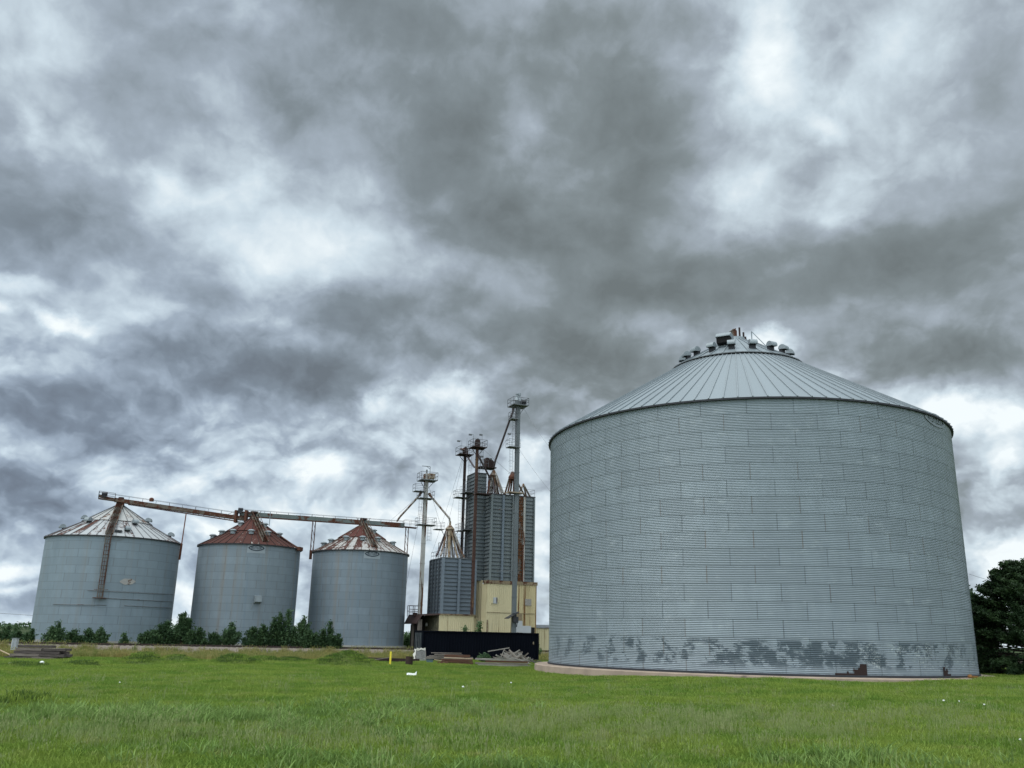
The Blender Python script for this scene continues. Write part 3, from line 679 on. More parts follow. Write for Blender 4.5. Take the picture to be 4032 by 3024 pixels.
for (px, py0, bk, bx, by, tail) in ((1237, 2052, 'right', 1233, 2172, 1.0), (1603, 2076, 'right', 1604, 2180, 0)):
    Y = 130.6 if px < 1400 else 133.5
    a_ = W(px, py0, Y); mb = MB()
    zbm = zat(a_.x, a_.y, by)
    for s in (-.2, .22): mb.bar((a_.x + s, a_.y, a_.z), (a_.x + s, a_.y, zbm), .11)
    n = 4
    for i in range(n): 
        z0 = a_.z + (zbm - a_.z) * i / n; z1 = a_.z + (zbm - a_.z) * (i + 1) / n
        mb.bar((a_.x - .2, a_.y, z0), (a_.x + .22, a_.y, z1), .05)
    if tail: mb.bar((a_.x - .1, a_.y, zbm + .2), (a_.x - .1, a_.y, zbm - 1.1), .4, .15)
    mb.build('support_post', 'rust', t2)

# ------------------------------------------------------------------ elevator complex
ZG = .3
def ribbed(mb, p, q, z0, z1, pitch=.3, depth=.06):
    """ribbed sheet wall from p to q (plan points), ribs standing out towards the camera side"""
    p, q = Vector((p[0], p[1], 0)), Vector((q[0], q[1], 0)); L = (q - p).length; d = (q - p) / L; nrm = Vector((d.y, -d.x, 0)); n = max(1, int(round(L / pitch))); w = L / n
    top = []
    for i in range(n):
        for f, o in ((0, 0), (.12, depth), (.30, depth), (.42, 0)): top.append(p + d * (i + f) * w + nrm * o)
    top.append(q); vs = []
    for e in top: vs += [e + Z * z0, e + Z * z1]
    return mb.add(vs, [(2 * i, 2 * i + 2, 2 * i + 3, 2 * i + 1) for i in range(len(top) - 1)])
def panel_face(mb, p, q, z0, z1, rows, bar=.085, out=.13):
    """flat face with horizontal stiffeners"""
    p, q = Vector((p[0], p[1], 0)), Vector((q[0], q[1], 0)); d = (q - p).normalized(); nrm = Vector((d.y, -d.x, 0))
    for i in range(rows + 1):
        z = z0 + (z1 - z0) * i / rows; a, b_ = p + Z * z + nrm * out * .5, q + Z * z + nrm * out * .5
        mb.bar(a, b_, out, bar)
    return mb
def post(mb, p, z0, z1, w=.22, out=.12):
    return mb.box((p[0], p[1], (z0 + z1) / 2), (w, w + out, z1 - z0), PHI)

# square hopper bin on its beige house
YH = 127.0
c1 = W(1741, 2300, YH); c1 = Vector((c1.x, c1.y, 0))
z_h0, z_h1 = zat(c1.x, c1.y, 2416), zat(c1.x, c1.y, 2197)
wr = 4.85                                                # right-hand face width
wl = 5.5
cR, cL = c1 + U * wr, c1 + V_ * wl; cB = cR + V_ * wl
hop = thing('storage_bin', (c1.x, c1.y, z_h0), 'square blue-grey ribbed steel bin under a spider of pipes, on the low beige house', 'storage bin', 'square ribbed steel bins')
mb = MB(); mb.prism([c1 + Z * z_h0, cR + Z * z_h0, cB + Z * z_h0, cL + Z * z_h0], Z * (z_h1 - z_h0)); wl_ = mb.build('wall', 'blue_panel', hop); mb = MB(); panel_face(mb, c1, cR, z_h0, z_h1, 14); panel_face(mb, cL, c1, z_h0, z_h1, 14); mb.build('stiffener', 'stiff', hop)
for pts, w in (((c1, cR, (c1 + cR) / 2), .34), ([cL + (c1 - cL) * f for f in (0.0, .25, .5, .75)], .2)):
    for q in pts: mb = MB(); post(mb, q - (V_ * .10 if w > .3 else U * .10), z_h0, z_h1 - .02, w, .12); mb.build('post', 'blue_panel' if w > .3 else 'stiff', hop)
ctr = (c1 + cR + cB + cL) / 4
mb = MB(); mb.prism([c1 + Z * z_h1 - U * .1 - V_ * .1, cR + Z * z_h1 + U * .1 - V_ * .1, cB + Z * z_h1 + U * .1 + V_ * .1, cL + Z * z_h1 - U * .1 + V_ * .1], Z * .12); mb.build('roof_deck', 'galv_dark', hop)
mb = MB(); railing_bars(mb, [q + Z * (z_h1 + .1) for q in (c1, cR, cB, cL)], 1.05, .02, 1.1, 1, True); mb.build('railing', 'steel_tube', hop)
# vent box and lamp frame at the left end of the roof
q = cL + (c1 - cL) * .25 + U * .6 + Z * (z_h1 + .1); mb = MB(); mb.bar(q, q + Z * 2.4, .07); mb.bar(q + Z * 2.4, q + Z * 2.4 + U * 1.7, .08); mb.bar(q + U * 1.7 + Z * .4, q + Z * 2.4 + U * 1.7, .07); mb.build('lamp_frame', 'rust_dark', hop)
# distributor above the hopper
dt = W(1772, 2068, YH + 2.6); dctr = Vector((dt.x, dt.y, dt.z))
dis = thing('grain_distributor', (dctr.x, dctr.y, z_h1 + .1), 'tan cone distributor with long white pipes fanning down to the square blue-grey bin', 'grain distributor', 'pipe distributors')
mb = MB(); mb.lathe(dctr - Z * .55, [(.66, -.1), (.68, 0), (.25, .5), (.16, .58), (.15, 1.1)], 16); mb.build('cone', 'tan_cone', dis)
mb = MB(); mb.lathe(dctr - Z * 1.2, [(.2, -.8), (.42, -.3), (.5, .5)], 12); mb.build('funnel', 'tan_cone', dis)
tops = [(1718, 2180), (1735, 2190), (1754, 2188), (1769, 2188), (1784, 2192), (1802, 2192), (1818, 2186), (1828, 2190)]
for i, (px, py) in enumerate(tops):
    q = W(px, py, YH + (1.0, .8, 1.4, 1.5, 3.2, 2.0, 3.4, 2.4)[i]); q.z = z_h1 + .15
    a_ = dctr + Vector((((i / 7) - .5) * .95, (-.25 if i % 2 else .3), -.65))
    mb = MB(); mb.tube([a_, a_.lerp(q, .85), q + Z * .25, q], .15 if i != 3 else .22, 8); mb.build('spout', ('spout_purple', 'spout_white', 'spout_white', 'tan_cone', 'spout_white', 'tan_cone', 'spout_white', 'spout_white')[i], dis)
for f in (-1, 1):
    q = dctr + U * f * 1.7 - Z * .75; mb = MB(); mb.box(q, (1.3, 1.5, .07), PHI); railing_bars(mb, [q - U * .65 - V_ * .7, q + U * .65 - V_ * .7, q + U * .65 + V_ * .7, q - U * .65 + V_ * .7], 1.0, .018, .7, 1, True); mb.bar(q - U * f * .4, q - U * f * 1.1 - Z * 1.2, .06); mb.build('service_platform', 'steel_tube', dis)
mb = MB(); 
for f in (-.8, .8): mb.bar((dctr.x + f, dctr.y + .6, z_h1 + .1), (dctr.x + f * .7, dctr.y + .5, dctr.z - 1), .09)
mb.bar((dctr.x - 1.0, dctr.y + .55, dctr.z - 3.2), (dctr.x + 1.0, dctr.y + .55, dctr.z - 3.2), .1); mb.build('support_frame', 'rust', dis)

# low beige house below the hopper with a dark porch to its left
hs = thing('elevator_house', (c1.x, c1.y, ZG), 'low beige ribbed metal house with a dark porch roof, below the square blue-grey bin', 'metal building', 'beige metal elevator buildings')
f0 = W(1729, 2440, YH - .3); f0 = Vector((f0.x, f0.y, 0)); f1 = W(1866, 2440, YH + 1.7); f1 = Vector((f1.x, f1.y, 0)); f1 = f0 + U * (f1 - f0).dot(U)
zt = zat(f0.x, f0.y, 2420)
mb = MB(); mb.prism([f0 + Z * ZG + V_ * .05, f1 + Z * ZG + V_ * .05, f1 + Z * ZG + V_ * 6.2, f0 + Z * ZG + V_ * 6.2], Z * (zt - ZG - .01)); ribbed(mb, f0, f1, ZG, zt, .3, .05); mb.build('wall', 'beige', hs); mb = MB(); ribbed(mb, f0 + V_ * 6.2, f0, ZG, zt, .3, .05); mb.build('porch_inner_wall', mat('shade_painted_siding', (.085, .08, .05), (.05, .048, .034), 1, .9), hs)  # inner wall is beige siding; the porch shade is painted in as dark olive
mb = MB(); mb.bar(f0 - U * .1 + Z * (zt + .06), f1 + U * .15 + Z * (zt + .06), .35, .16); mb.bar(f0 + Z * (zt + .06), f0 + V_ * 6.2 + Z * (zt + .06), .3, .14); mb.build('fascia', 'tan_trim', hs)
# porch: slopes down to the left
pr = [W(1660, 2424, YH + 4.5), W(1592, 2455, YH + 5.5)]
e_hi0 = f0 + Z * (zt - .05) - U * .05; e_hi1 = f0 + V_ * 7.0 + Z * (zt - .05)
pl = W(1592, 2457, YH + 6.0)
lo1 = Vector((pl.x, pl.y, pl.z)); lo0 = lo1 - V_ * 5.8
mid0 = W(1662, 2424, YH + .6); mid1 = mid0 + V_ * 6.5
mb = MB(); mb.prism([e_hi0, mid0, mid1, e_hi1], Z * .22); mb.prism([mid0, mid0 + (lo0 - mid0), lo1, mid1], Z * .16); mb.build('porch_roof', 'roof_brown', hs)
for q, w in ((W(1648, 2470, YH + 1.0), .3), (W(1656, 2470, YH + 1.2), .3), (W(1626, 2470, YH + 4.0), .3)):
    mb = MB(); mb.box((q.x, q.y, (ZG + pl.z + .3) / 2 + .3), (w, w, pl.z - ZG + .4), PHI); mb.build('porch_post', 'tie_pale', hs)
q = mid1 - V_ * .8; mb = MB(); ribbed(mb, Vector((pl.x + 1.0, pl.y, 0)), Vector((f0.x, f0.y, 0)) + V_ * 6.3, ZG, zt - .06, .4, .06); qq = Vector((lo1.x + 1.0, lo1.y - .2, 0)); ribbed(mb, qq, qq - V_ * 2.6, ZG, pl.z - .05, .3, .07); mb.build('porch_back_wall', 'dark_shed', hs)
q = W(1680, 2458, YH + 3); mb = MB(); mb.lathe(q, [(.05, .3), (.14, .15), (.2, 0), (.16, -.25), (.06, -.3)], 10); mb.build('yard_lamp', 'white_leg', hs)
# railed hatch on the porch roof beside the white leg
q = W(1634, 2428, YH + 3.0); mb = MB(); railing_bars(mb, [q - U * .9, q + U * .75], 1.5, .05, .8, 2); railing_bars(mb, [q - U * .9 + V_ * .8, q + U * .75 + V_ * .8], 1.5, .05, .8, 1); mb.box(q + Z * .3, (.5, .5, .5), PHI); mb.build('roof_railing', 'rust_dark', hs)

# tall bins on the tall beige house
YB = 127.8
b1 = W(1925, 2150, YB); b1 = Vector((b1.x, b1.y, 0))
z_b0, z_b1 = zat(b1.x, b1.y, 2284), zat(b1.x, b1.y, 1945)
wB = 7.05; b2 = b1 + U * wB; prot = 1.75
tall = thing('storage_bin', (b1.x, b1.y, z_b0), 'tall slate-grey ribbed steel bin block with one rust-eaten bay, standing on the tall beige house', 'storage bin', 'square ribbed steel bins')
mb = MB(); mb.prism([b1 + Z * z_b0, b2 + Z * z_b0, b2 + V_ * 7 + Z * z_b0, b1 + V_ * 7 + Z * z_b0], Z * (z_b1 - z_b0)); wl_ = mb.build('wall', 'slate_panel', tall); mb = MB(); panel_face(mb, b1, b2, z_b0, z_b1, 23, .085, .13); panel_face(mb, b1 + V_ * prot, b1, z_b0, z_b1, 23, .085, .13); mb.build('stiffener', 'stiff', tall)
def colx(px): 
    best = min((abs(proj(b1 + U * s + Z * 8)[0] - px), s) for s in np.linspace(0, wB, 400)); return best[1]
for px, w, m in ((1925, .3, 'slate_panel'), (1972, .3, 'blue_panel'), (2012, .28, 'slate_panel'), (2057, .28, 'white_leg'), (2097, .2, 'slate_panel')):
    q = b1 + U * colx(px) - V_ * .09; mb = MB(); post(mb, q, z_b0, z_b1 - .02, w, .12); mb.build('post', m, tall)
sa, sb_ = colx(2036), colx(2053)
mb = MB(); p_, q_ = b1 + U * sa - V_ * .06, b1 + U * sb_ - V_ * .06
for i in range(23):
    z0 = z_b0 + (z_b1 - z_b0) * (i + .06) / 23; z1 = z_b0 + (z_b1 - z_b0) * (i + .94) / 23; tw = rnd.uniform(-.05, .1) if i < 10 else 0
    vs = [p_ + Z * z0, q_ + Z * (z0 + tw), q_ + Z * (z1 + tw * .5) - V_ * .06, p_ + Z * z1 - V_ * rnd.uniform(0, .12)]
    mb.add(vs, [(0, 1, 2, 3)])
    mb.bar(p_ + Z * z0 - V_ * .08, q_ + Z * (z0 + tw) - V_ * .08, .1, .08)
mb.build('rusted_bay', 'rust_panel', tall)
mb = MB(); q = b1 + U * colx(2054); mb.bar(q - V_ * .26 + Z * z_b0, q - V_ * .26 + Z * (z_b0 + 5.2), .16, .16); mb.build('rusty_pipe', 'rust', tall)
mb = MB(); mb.prism([b1 - U * .12 - V_ * .12 + Z * z_b1, b2 + U * .12 - V_ * .12 + Z * z_b1, b2 + U * .12 + V_ * 7 + Z * z_b1, b1 - U * .12 + V_ * 7 + Z * z_b1], Z * .14); mb.build('roof_deck', 'rust_dark', tall)
mb = MB(); railing_bars(mb, [b1 + V_ * prot + Z * (z_b1 + .1), b1 + Z * (z_b1 + .1), b2 + Z * (z_b1 + .1), b2 + V_ * 6.5 + Z * (z_b1 + .1), b1 + V_ * 6.5 + Z * (z_b1 + .1)], 1.05, .02, 1.4, 1); mb.build('railing', 'steel_tube', tall)
# set-back taller tower to the left
t1 = b1 + V_ * prot - U * .0; pxl = W(1853, 1990, YB + 4.0)
ts = t1 - U * 1.75                                       # near-left corner of the tower
z_t1 = zat(ts.x, ts.y, 1862)
tow = thing('storage_bin', (ts.x, ts.y, z_b0), 'narrow slate-grey ribbed steel tower behind the red-brown elevator leg, tallest square bin', 'storage bin', 'square ribbed steel bins')
te = ts + U * 1.78; tl = ts + V_ * 3.2
zt0 = z_b0
mb = MB(); mb.prism([ts + Z * zt0, te + Z * zt0, te + V_ * 3.2 + Z * zt0, tl + Z * zt0], Z * (z_t1 - zt0)); mb.build('wall', 'slate_panel', tow); mb = MB(); panel_face(mb, ts, te, zt0, z_t1, 29, .085, .13); panel_face(mb, tl, ts, zt0, z_t1, 29, .085, .13); mb.build('stiffener', 'stiff', tow)
for q in (ts, tl): mb = MB(); post(mb, q - V_ * .04, zt0, z_t1 - .02, .2, .05); mb.build('post', 'slate_panel', tow)
mb = MB(); mb.prism([ts - U * .08 - V_ * .08 + Z * z_t1, te + U * .08 - V_ * .08 + Z * z_t1, te + V_ * 3.25 + Z * z_t1, tl - U * .08 + Z * z_t1], Z * .1); mb.build('roof_deck', 'galv_dark', tow)
mb = MB(); ladder_bars(mb, tl - U * .2 - V_ * 1.2 + Z * (zt0 + .5), tl - U * .2 - V_ * 1.2 + Z * (z_t1 - 1), V_, .5, .4, .03, -U); mb.build('ladder', 'steel_tube', tow)
for zpy in (2088, 1942):
    q = tl - V_ * 1.4 - U * .6; zq = zat(q.x, q.y, zpy); mb = MB(); mb.box(q + Z * zq, (1.3, 2.4, .08), PHI); railing_bars(mb, [q + U * .6 - V_ * 1.2 + Z * zq, q - U * .65 - V_ * 1.2 + Z * zq, q - U * .65 + V_ * 1.2 + Z * zq], 1.05, .02, .8, 1); mb.build('service_platform', 'steel_tube', tow)
# tall beige house
hh = thing('elevator_house', (b1.x, b1.y, ZG), 'tall beige ribbed metal house with rust streaks and small window, behind the tall grey leg', 'metal building', 'beige metal elevator buildings')
g0 = W(1914, 2380, YB - .25); g0 = Vector((g0.x, g0.y, 0)); g1 = W(2107, 2380, YB + 3.2); g1 = g0 + U * (Vector((g1.x, g1.y, 0)) - g0).dot(U)
zt2 = zat(g0.x, g0.y, 2297)
def gx(px):
    return min((abs(proj(g0 + U * s + Z * 5)[0] - px), s) for s in np.linspace(0, (g1 - g0).length, 400))[1]
sr = gx(2038)
mb = MB(); mb.prism([g0 + V_ * .05 + Z * ZG, g1 + V_ * .05 + Z * ZG, g1 + V_ * 7 + Z * ZG, g0 + V_ * 7 + Z * ZG], Z * (zt2 - ZG - .01)); ribbed(mb, g0, g0 + U * sr, ZG, zt2, .3, .05); ribbed(mb, g0 + V_ * 1.7, g0, ZG, zt2, .3, .05); mb.build('wall', 'beige', hh)
mb = MB(); ribbed(mb, g0 + U * sr, g1, ZG, zt2, .3, .055); mb.build('rust_streaked_wall', 'beige_rusty', hh)
mb = MB(); mb.prism([g0 - U * .1 - V_ * .1 + Z * zt2, g1 + U * .1 - V_ * .1 + Z * zt2, g1 + U * .1 + V_ * 1 + Z * zt2, g0 - U * .1 + V_ * 1 + Z * zt2], Z * (z_b0 - zt2 - .01)); mb.build('ledge', 'tan_trim', hh)
def patch(px0, px1, py0, py1, name, m, out=.09, parent=hh):
    s0, s1 = gx(px0), gx(px1); q = g0 + U * s0; q2 = g0 + U * s1
    z0, z1 = zat(q.x, q.y, py1), zat(q.x, q.y, py0); mb = MB()
    mb.prism([q - V_ * .02 + Z * z0, q2 - V_ * .02 + Z * z0, q2 - V_ * .02 + Z * z1, q - V_ * .02 + Z * z1], -V_ * out); return mb.build(name, m, parent)
patch(1931, 1939, 2352, 2376, 'window_cover', 'beige'); patch(1940, 1956, 2352, 2376, 'window', 'white_sheet'); patch(1952, 1955, 2353, 2373, 'window_gap', 'rust_dark', .12)
patch(2066, 2090, 2358, 2384, 'wall_patch', 'board_white')
patch(2031, 2056, 2444, 2490, 'wall_patch', 'white_sheet', .1); patch(2056, 2090, 2464, 2492, 'wall_patch', 'white_sheet', .1); patch(2091, 2105, 2470, 2495, 'doorway', 'dark_void', .08); patch(2036, 2054, 2418, 2443, 'wall_patch', 'tan_trim', .09)
patch(1917, 1921, 2440, 2495, 'wall_patch', 'tan_trim', .1); patch(1926, 1936, 2450, 2495, 'door', 'beige', .1)
for yy in (2410,): patch(1915, 2106, yy, yy + 1.2, 'sheet_joint', 'tan_trim', .065)
# set-back beige part between the two houses
s0 = f1 + V_ * 1.6; mb = MB(); e = g0 + V_ * 1.65 + U * .05
zs = z_b0 + .05
mb.prism([s0 + V_ * .06 - U * 1.0 + Z * ZG, e + V_ * .06 + Z * ZG, e + V_ * 5 + Z * ZG, s0 - U * 1.0 + V_ * 5 + Z * ZG], Z * (zs - ZG)); ribbed(mb, s0 - U * 1.0, e, ZG, zs, .3, .05)
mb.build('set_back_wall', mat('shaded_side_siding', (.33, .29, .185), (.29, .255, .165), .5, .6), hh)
zlo = zat(f1.x, f1.y, 2438); k1 = f1 + V_ * .4 + U * .05; k2 = g0 + U * .1 + V_ * .02; k2 = k1 + U * (k2 - k1).dot(U)
mb = MB(); mb.prism([k1 + V_ * .06 + Z * ZG, k2 + V_ * .06 + Z * ZG, k2 + V_ * 1.4 + Z * ZG, k1 + V_ * 1.4 + Z * ZG], Z * (zlo - ZG)); ribbed(mb, k1, k2, ZG, zlo, .3, .05); mb.bar(k1 + Z * (zlo + .05), k2 + Z * (zlo + .05), .3, .1); mb.build('lean_to', 'beige', hh)

# ---- bucket elevator legs
def lampost(parent, base, h, flip=1):
    mb = MB(); mb.bar(base, base + Z * h, .04); mb.bar(base + Z * h, base + Z * h - U * .3 * flip, .04); mb.box(base + Z * (h - .06) - U * .5 * flip, (.45, .25, .2), PHI); mb.build('flood_light', 'lamp', parent)
def leg(label, px, pym, Y, ybot, ytop, w, dpt, m, split=None, headm=None, plat=None, hw=1.0, hh_=1.6):
    q = W(px, pym, Y); X, Yq = q.x, q.y
    z0 = ZG if ybot is None else zat(X, Yq, ybot); z1 = zat(X, Yq, ytop)
    t = thing('bucket_elevator', (X, Yq, z0), label, 'bucket elevator', 'bucket elevator legs')
    mb = MB(); mb.box((X, Yq, (z0 + z1) / 2), (w, dpt, z1 - z0), PHI)
    z = z0 + 1.5
    while z < z1 - .5: mb.box((X, Yq, z), (w + .09, dpt + .09, .07), PHI); z += 2.9
    if split: mb.box((X, Yq, (z0 + z1) / 2) , (w * .28, dpt + .05, z1 - z0 - .01), PHI)
    mb.build('casing', m, t)
    c = Vector((X, Yq, z1)); mb = MB()
    prof = [c + U * x + Z * z for x, z in ((-hw * .5, 0), (hw * .5, 0), (hw * .62, hh_ * .45), (hw * .42, hh_ * .82), (0, hh_ * .95), (-hw * .42, hh_ * .82), (-hw * .58, hh_ * .45))]
    mb.prism([p - V_ * dpt * .5 for p in prof], V_ * dpt); mb.build('head', headm or m, t)
    if plat:
        pw, pd, dz, rh, offu = plat; p = c + Z * dz + U * offu
        mb = MB(); mb.box(p, (pw, pd, .1), PHI)
        for s in (-1, 1): mb.bar(p + U * s * pw * .45, c - Z * 1.0 + U * s * w * .5, .07)
        mb.box(p - Z * .12, (pw * .9, .12, .16), PHI); mb.build('platform', 'rust_dark' if headm else 'galv_dark', t)
        mb = MB(); pts = [p - U * pw / 2 - V_ * pd / 2, p + U * pw / 2 - V_ * pd / 2, p + U * pw / 2 + V_ * pd / 2, p - U * pw / 2 + V_ * pd / 2]
        railing_bars(mb, pts, rh, .028, 1.3, 1, True)
        for a_, b_ in ((pts[0], pts[1]), (pts[1], pts[2])): mb.bar(a_, b_ + Z * rh, .035)
        mb.build('railing', 'steel_tube', t)
    return t, c
def spout(t, pts, r, m, name='spout'):
    mb = MB(); mb.tube(pts, r, 10); q = Vector(pts[0]); mb.tube([q, q + (Vector(pts[1]) - q).normalized() * .5], r * 1.35, 10); mb.build(name, m, t)
# white leg
tw, cw = leg('chalky white rust-stained bucket elevator leg at the end of the long conveyor', 1664, 2200, 129.5, 2425, 1897, .54, .44, 'white_leg', plat=(2.5, 2.2, .15, 1.15, .15), hw=.95, hh_=1.35)
mb = MB(); mb.tube([cw + U * .2 - V_ * .6 + Z * .6, cw + U * 1.0 - V_ * .6 + Z * .6], .28, 10); mb.box(cw + U * .6 - V_ * .5 + Z * 1.0, (.9, .6, .35), PHI); mb.build('motor', 'tan_cone', tw)
mb = MB(); mb.bar(cw + U * .5 + Z * .3, cw + U * .5 + Z * 2.3, .08); mb.bar(cw + U * .5 + Z * 2.3, cw - U * .75 + Z * 2.3, .08); mb.bar(cw + U * .5 + Z * 1.9, cw + Z * 2.28, .05); mb.tube([cw + Z * 1.3, cw + Z * 1.8], .12, 8); mb.build('hoist_arm', 'galv_dark', tw)
for (py, du, w_, d_) in ((1938, -1.0, 1.6, 1.4), (1964, 0.0, 2.1, 1.9), (2068, .2, 2.6, 2.0)):
    zq = zat(cw.x, cw.y, py); p = Vector((cw.x, cw.y, zq)) + U * du; mb = MB(); mb.box(p, (w_, d_, .08), PHI)
    railing_bars(mb, [p - U * w_ / 2 - V_ * d_ / 2, p + U * w_ / 2 - V_ * d_ / 2, p + U * w_ / 2 + V_ * d_ / 2, p - U * w_ / 2 + V_ * d_ / 2], 1.05, .024, 1.1, 1, True); mb.build('service_platform', 'steel_tube', tw)
for (pa, pb, du) in ((2030, 1966, -.75), (2130, 2070, .75)):
    q = Vector((cw.x, cw.y, 0)) + U * du; mb = MB(); ladder_bars(mb, q + Z * zat(q.x, q.y, pa), q + Z * zat(q.x, q.y, pb), U, .45, .4, .022, -V_); mb.build('ladder', 'steel_tube', tw)
spout(tw, [W(1658, 1940, 129.2), W(1648, 1955, 129.4), W(1575, 2035, 131.8), W(1563, 2052, 132.5)], .14, 'spout_white')
spout(tw, [W(1688, 1942, 129.2), W(1695, 1952, 129.3), W(1770, 2042, YH + 2.4), dctr + Z * .3], .15, 'spout_white')
# dark leg
td, cd = leg('dark brown rusted bucket elevator leg, slimmest, behind the pipe spider on the square bin', 1826, 1950, 131.5, 2240, 1792, .36, .30, 'rust_dark', headm='rust_dark', plat=(2.2, 1.9, .0, 1.15, -.1), hw=.75, hh_=1.35)
mb = MB(); ladder_bars(mb, (cd.x + .75, cd.y, zat(cd.x, cd.y, 1926)), (cd.x + .75, cd.y, cd.z), U, .4, .4, .02, -V_); mb.build('ladder', 'steel_tube', td)
mb = MB(); ladder_bars(mb, (cd.x - .5, cd.y, zat(cd.x, cd.y, 2190)), (cd.x - .5, cd.y, zat(cd.x, cd.y, 1965)), U, .4, .4, .02); mb.build('ladder', 'steel_tube', td)
p = Vector((cd.x + .3, cd.y, zat(cd.x, cd.y, 1962))); mb = MB(); mb.box(p, (3.4, 1.7, .08), PHI); railing_bars(mb, [p - U * 1.7 - V_ * .85, p + U * 1.7 - V_ * .85, p + U * 1.7 + V_ * .85, p - U * 1.7 + V_ * .85], 1.05, .024, .8, 1, True); mb.build('service_platform', 'steel_tube', td)
spout(td, [W(1832, 1786, 131.3), W(1838, 1795, 131.2), W(1868, 1840, 130.0)], .13, 'spout_purple')
lampost(td, cd - U * .95 - V_ * .9 + Z * .0, 1.9); mb = MB(); mb.bar(cd + U * .2 + Z * 1.2, cd + U * .2 + Z * 2.7, .03); mb.build('antenna', 'steel_tube', td)
mb = MB(); mb.tube([cd - U * .3 - V_ * .4 + Z * .7, cd - U * .9 - V_ * .4 + Z * .75], .17, 10); mb.build('motor', 'rust', td)
# red-brown leg
tr_, cr = leg('red-brown rusted bucket elevator leg with railed top platform, in front of the narrow slate tower', 1870, 2050, 126.6, 2420, 1764, .37, .33, 'rust_red', headm='rust_dark', plat=(2.2, 2.0, .0, 1.1, .05), hw=.72, hh_=1.5)
mb = MB(); ladder_bars(mb, (cr.x + .75, cr.y + .3, zat(cr.x, cr.y, 1850)), (cr.x + .75, cr.y + .3, cr.z), U, .4, .4, .022, V_); mb.build('ladder', 'steel_tube', tr_)
spout(tr_, [W(1883, 1792, 126.5), W(1888, 1803, 126.6), W(1928, 1880, 128.8), W(1931, 1890, 129.0)], .14, 'spout_purple')
lampost(tr_, cr - U * 1.0 - V_ * .95, 1.7); lampost(tr_, cr + U * 1.05 + V_ * .9, 2.3, .4)
p = Vector((cr.x + .9, cr.y + .5, zat(cr.x, cr.y, 1944))); mb = MB(); mb.box(p, (2.4, 1.6, .12), PHI); railing_bars(mb, [p - U * 1.2 - V_ * .8, p + U * 1.2 - V_ * .8, p + U * 1.2 + V_ * .8], 1.05, .024, .8, 1); mb.build('service_platform', 'rust_dark', tr_)
# tall grey leg
tg, cg = leg('tall grey bucket elevator leg with maroon spout, highest structure in view', 2031, 2050, 125.6, None, 1604, .56, .50, 'grey_leg', split=True, plat=(2.4, 2.3, .15, 1.1, .0), hw=.9, hh_=1.3)
for du in (-.22, .18): mb = MB(); mb.lathe(cg + U * du + Z * (1.0 if du < 0 else .95), [(.34, 0), (.15, .5), (.13, .85), (.2, .9), (.2, 1.05 if du < 0 else 1.2), (.05, 1.1 if du < 0 else 1.25)], 10); mb.build('vent_stack', 'galv', tg)
mb = MB(); mb.tube([cg + U * .3 - V_ * .6 + Z * .75, cg + U * .95 - V_ * .6 + Z * .75], .3, 10); mb.box(cg + U * .65 - V_ * .5 + Z * .4, (.5, .5, .4), PHI); mb.build('motor', 'edge_dark', tg)
mb = MB(); mb.bar(cg + U * .4 + Z * 1.25, cg + U * 1.75 + Z * 1.22, .07); mb.bar(cg + U * .4 + Z * 1.6, cg + U * 1.6 + Z * 1.25, .03); mb.build('hoist_arm', 'galv_dark', tg)
ybk = Vector((0, 0, 0))
spout(tg, [W(2021, 1607, 125.4), W(2021, 1618, 125.5), W(2012, 1640, 125.7), W(1950, 1815, 128.8), W(1945, 1838, 129.2)], .15, 'spout_purple')
for (py, du, w_) in ((1654, -.65, 1.1), (1764, -.65, 1.7)):
    zq = zat(cg.x, cg.y, py); p = Vector((cg.x, cg.y, zq)) + U * du; mb = MB(); mb.box(p, (w_, 1.4, .1), PHI); railing_bars(mb, [p + U * w_ / 2 - V_ * .7, p - U * w_ / 2 - V_ * .7, p - U * w_ / 2 + V_ * .7, p + U * w_ / 2 + V_ * .7], 1.1, .024, .8, 1); mb.build('service_platform', 'galv_dark', tg)
lampost(tg, Vector((cg.x, cg.y, zat(cg.x, cg.y, 1764))) - U * .8, 2.0)
q = Vector((cg.x, cg.y, 0)) - U * .62
mb = MB(); ladder_bars(mb, q + Z * zat(q.x, q.y, 1760), q + Z * cg.z, U, .4, .4, .022, -V_); q2 = q - U * .35; ladder_bars(mb, q2 + Z * zat(q2.x, q2.y, 1866), q2 + Z * zat(q2.x, q2.y, 1770), U, .45, .4, .022, -V_); mb.build('ladder', 'steel_tube', tg)
p = Vector((cg.x, cg.y, zat(cg.x, cg.y, 1942))) - U * .3; mb = MB(); mb.box(p, (2.2, 1.5, .14), PHI); mb.build('base_platform', 'tan_cone', tg)
for py in (2002, 2247):
    q = Vector((cg.x, cg.y, zat(cg.x, cg.y, py))); mb = MB(); mb.bar(q - U * .3, q - U * 1.6 + V_ * 2.6, .07); mb.bar(q + U * .3, q + U * .6 + V_ * 2.6, .07); mb.build('brace', 'galv_dark', tg)
q = Vector((cg.x, cg.y, zat(cg.x, cg.y, 2418))); mb = MB()
mb.prism([q - U * 1.15 - Z * .65 - V_ * .9, q + U * .45 + Z * .25 - V_ * .9, q + U * .45 + Z * .33 - V_ * .9, q - U * 1.15 - Z * .57 - V_ * .9], V_ * 1.5); mb.box(q - U * .1 - V_ * .45 - Z * .5, (.5, .4, 1.2), PHI); mb.build('boot_hood', 'edge_dark', tg)
mb = MB(); mb.box(q + U * .3 - Z * .75 - V_ * .5, (.25, .25, .8), PHI); mb.bar(q + U * .4 - Z * .5 - V_ * .45, q + U * .25 - Z * 1.7 - V_ * .45, .12); mb.build('drive', 'edge_dark', tg)

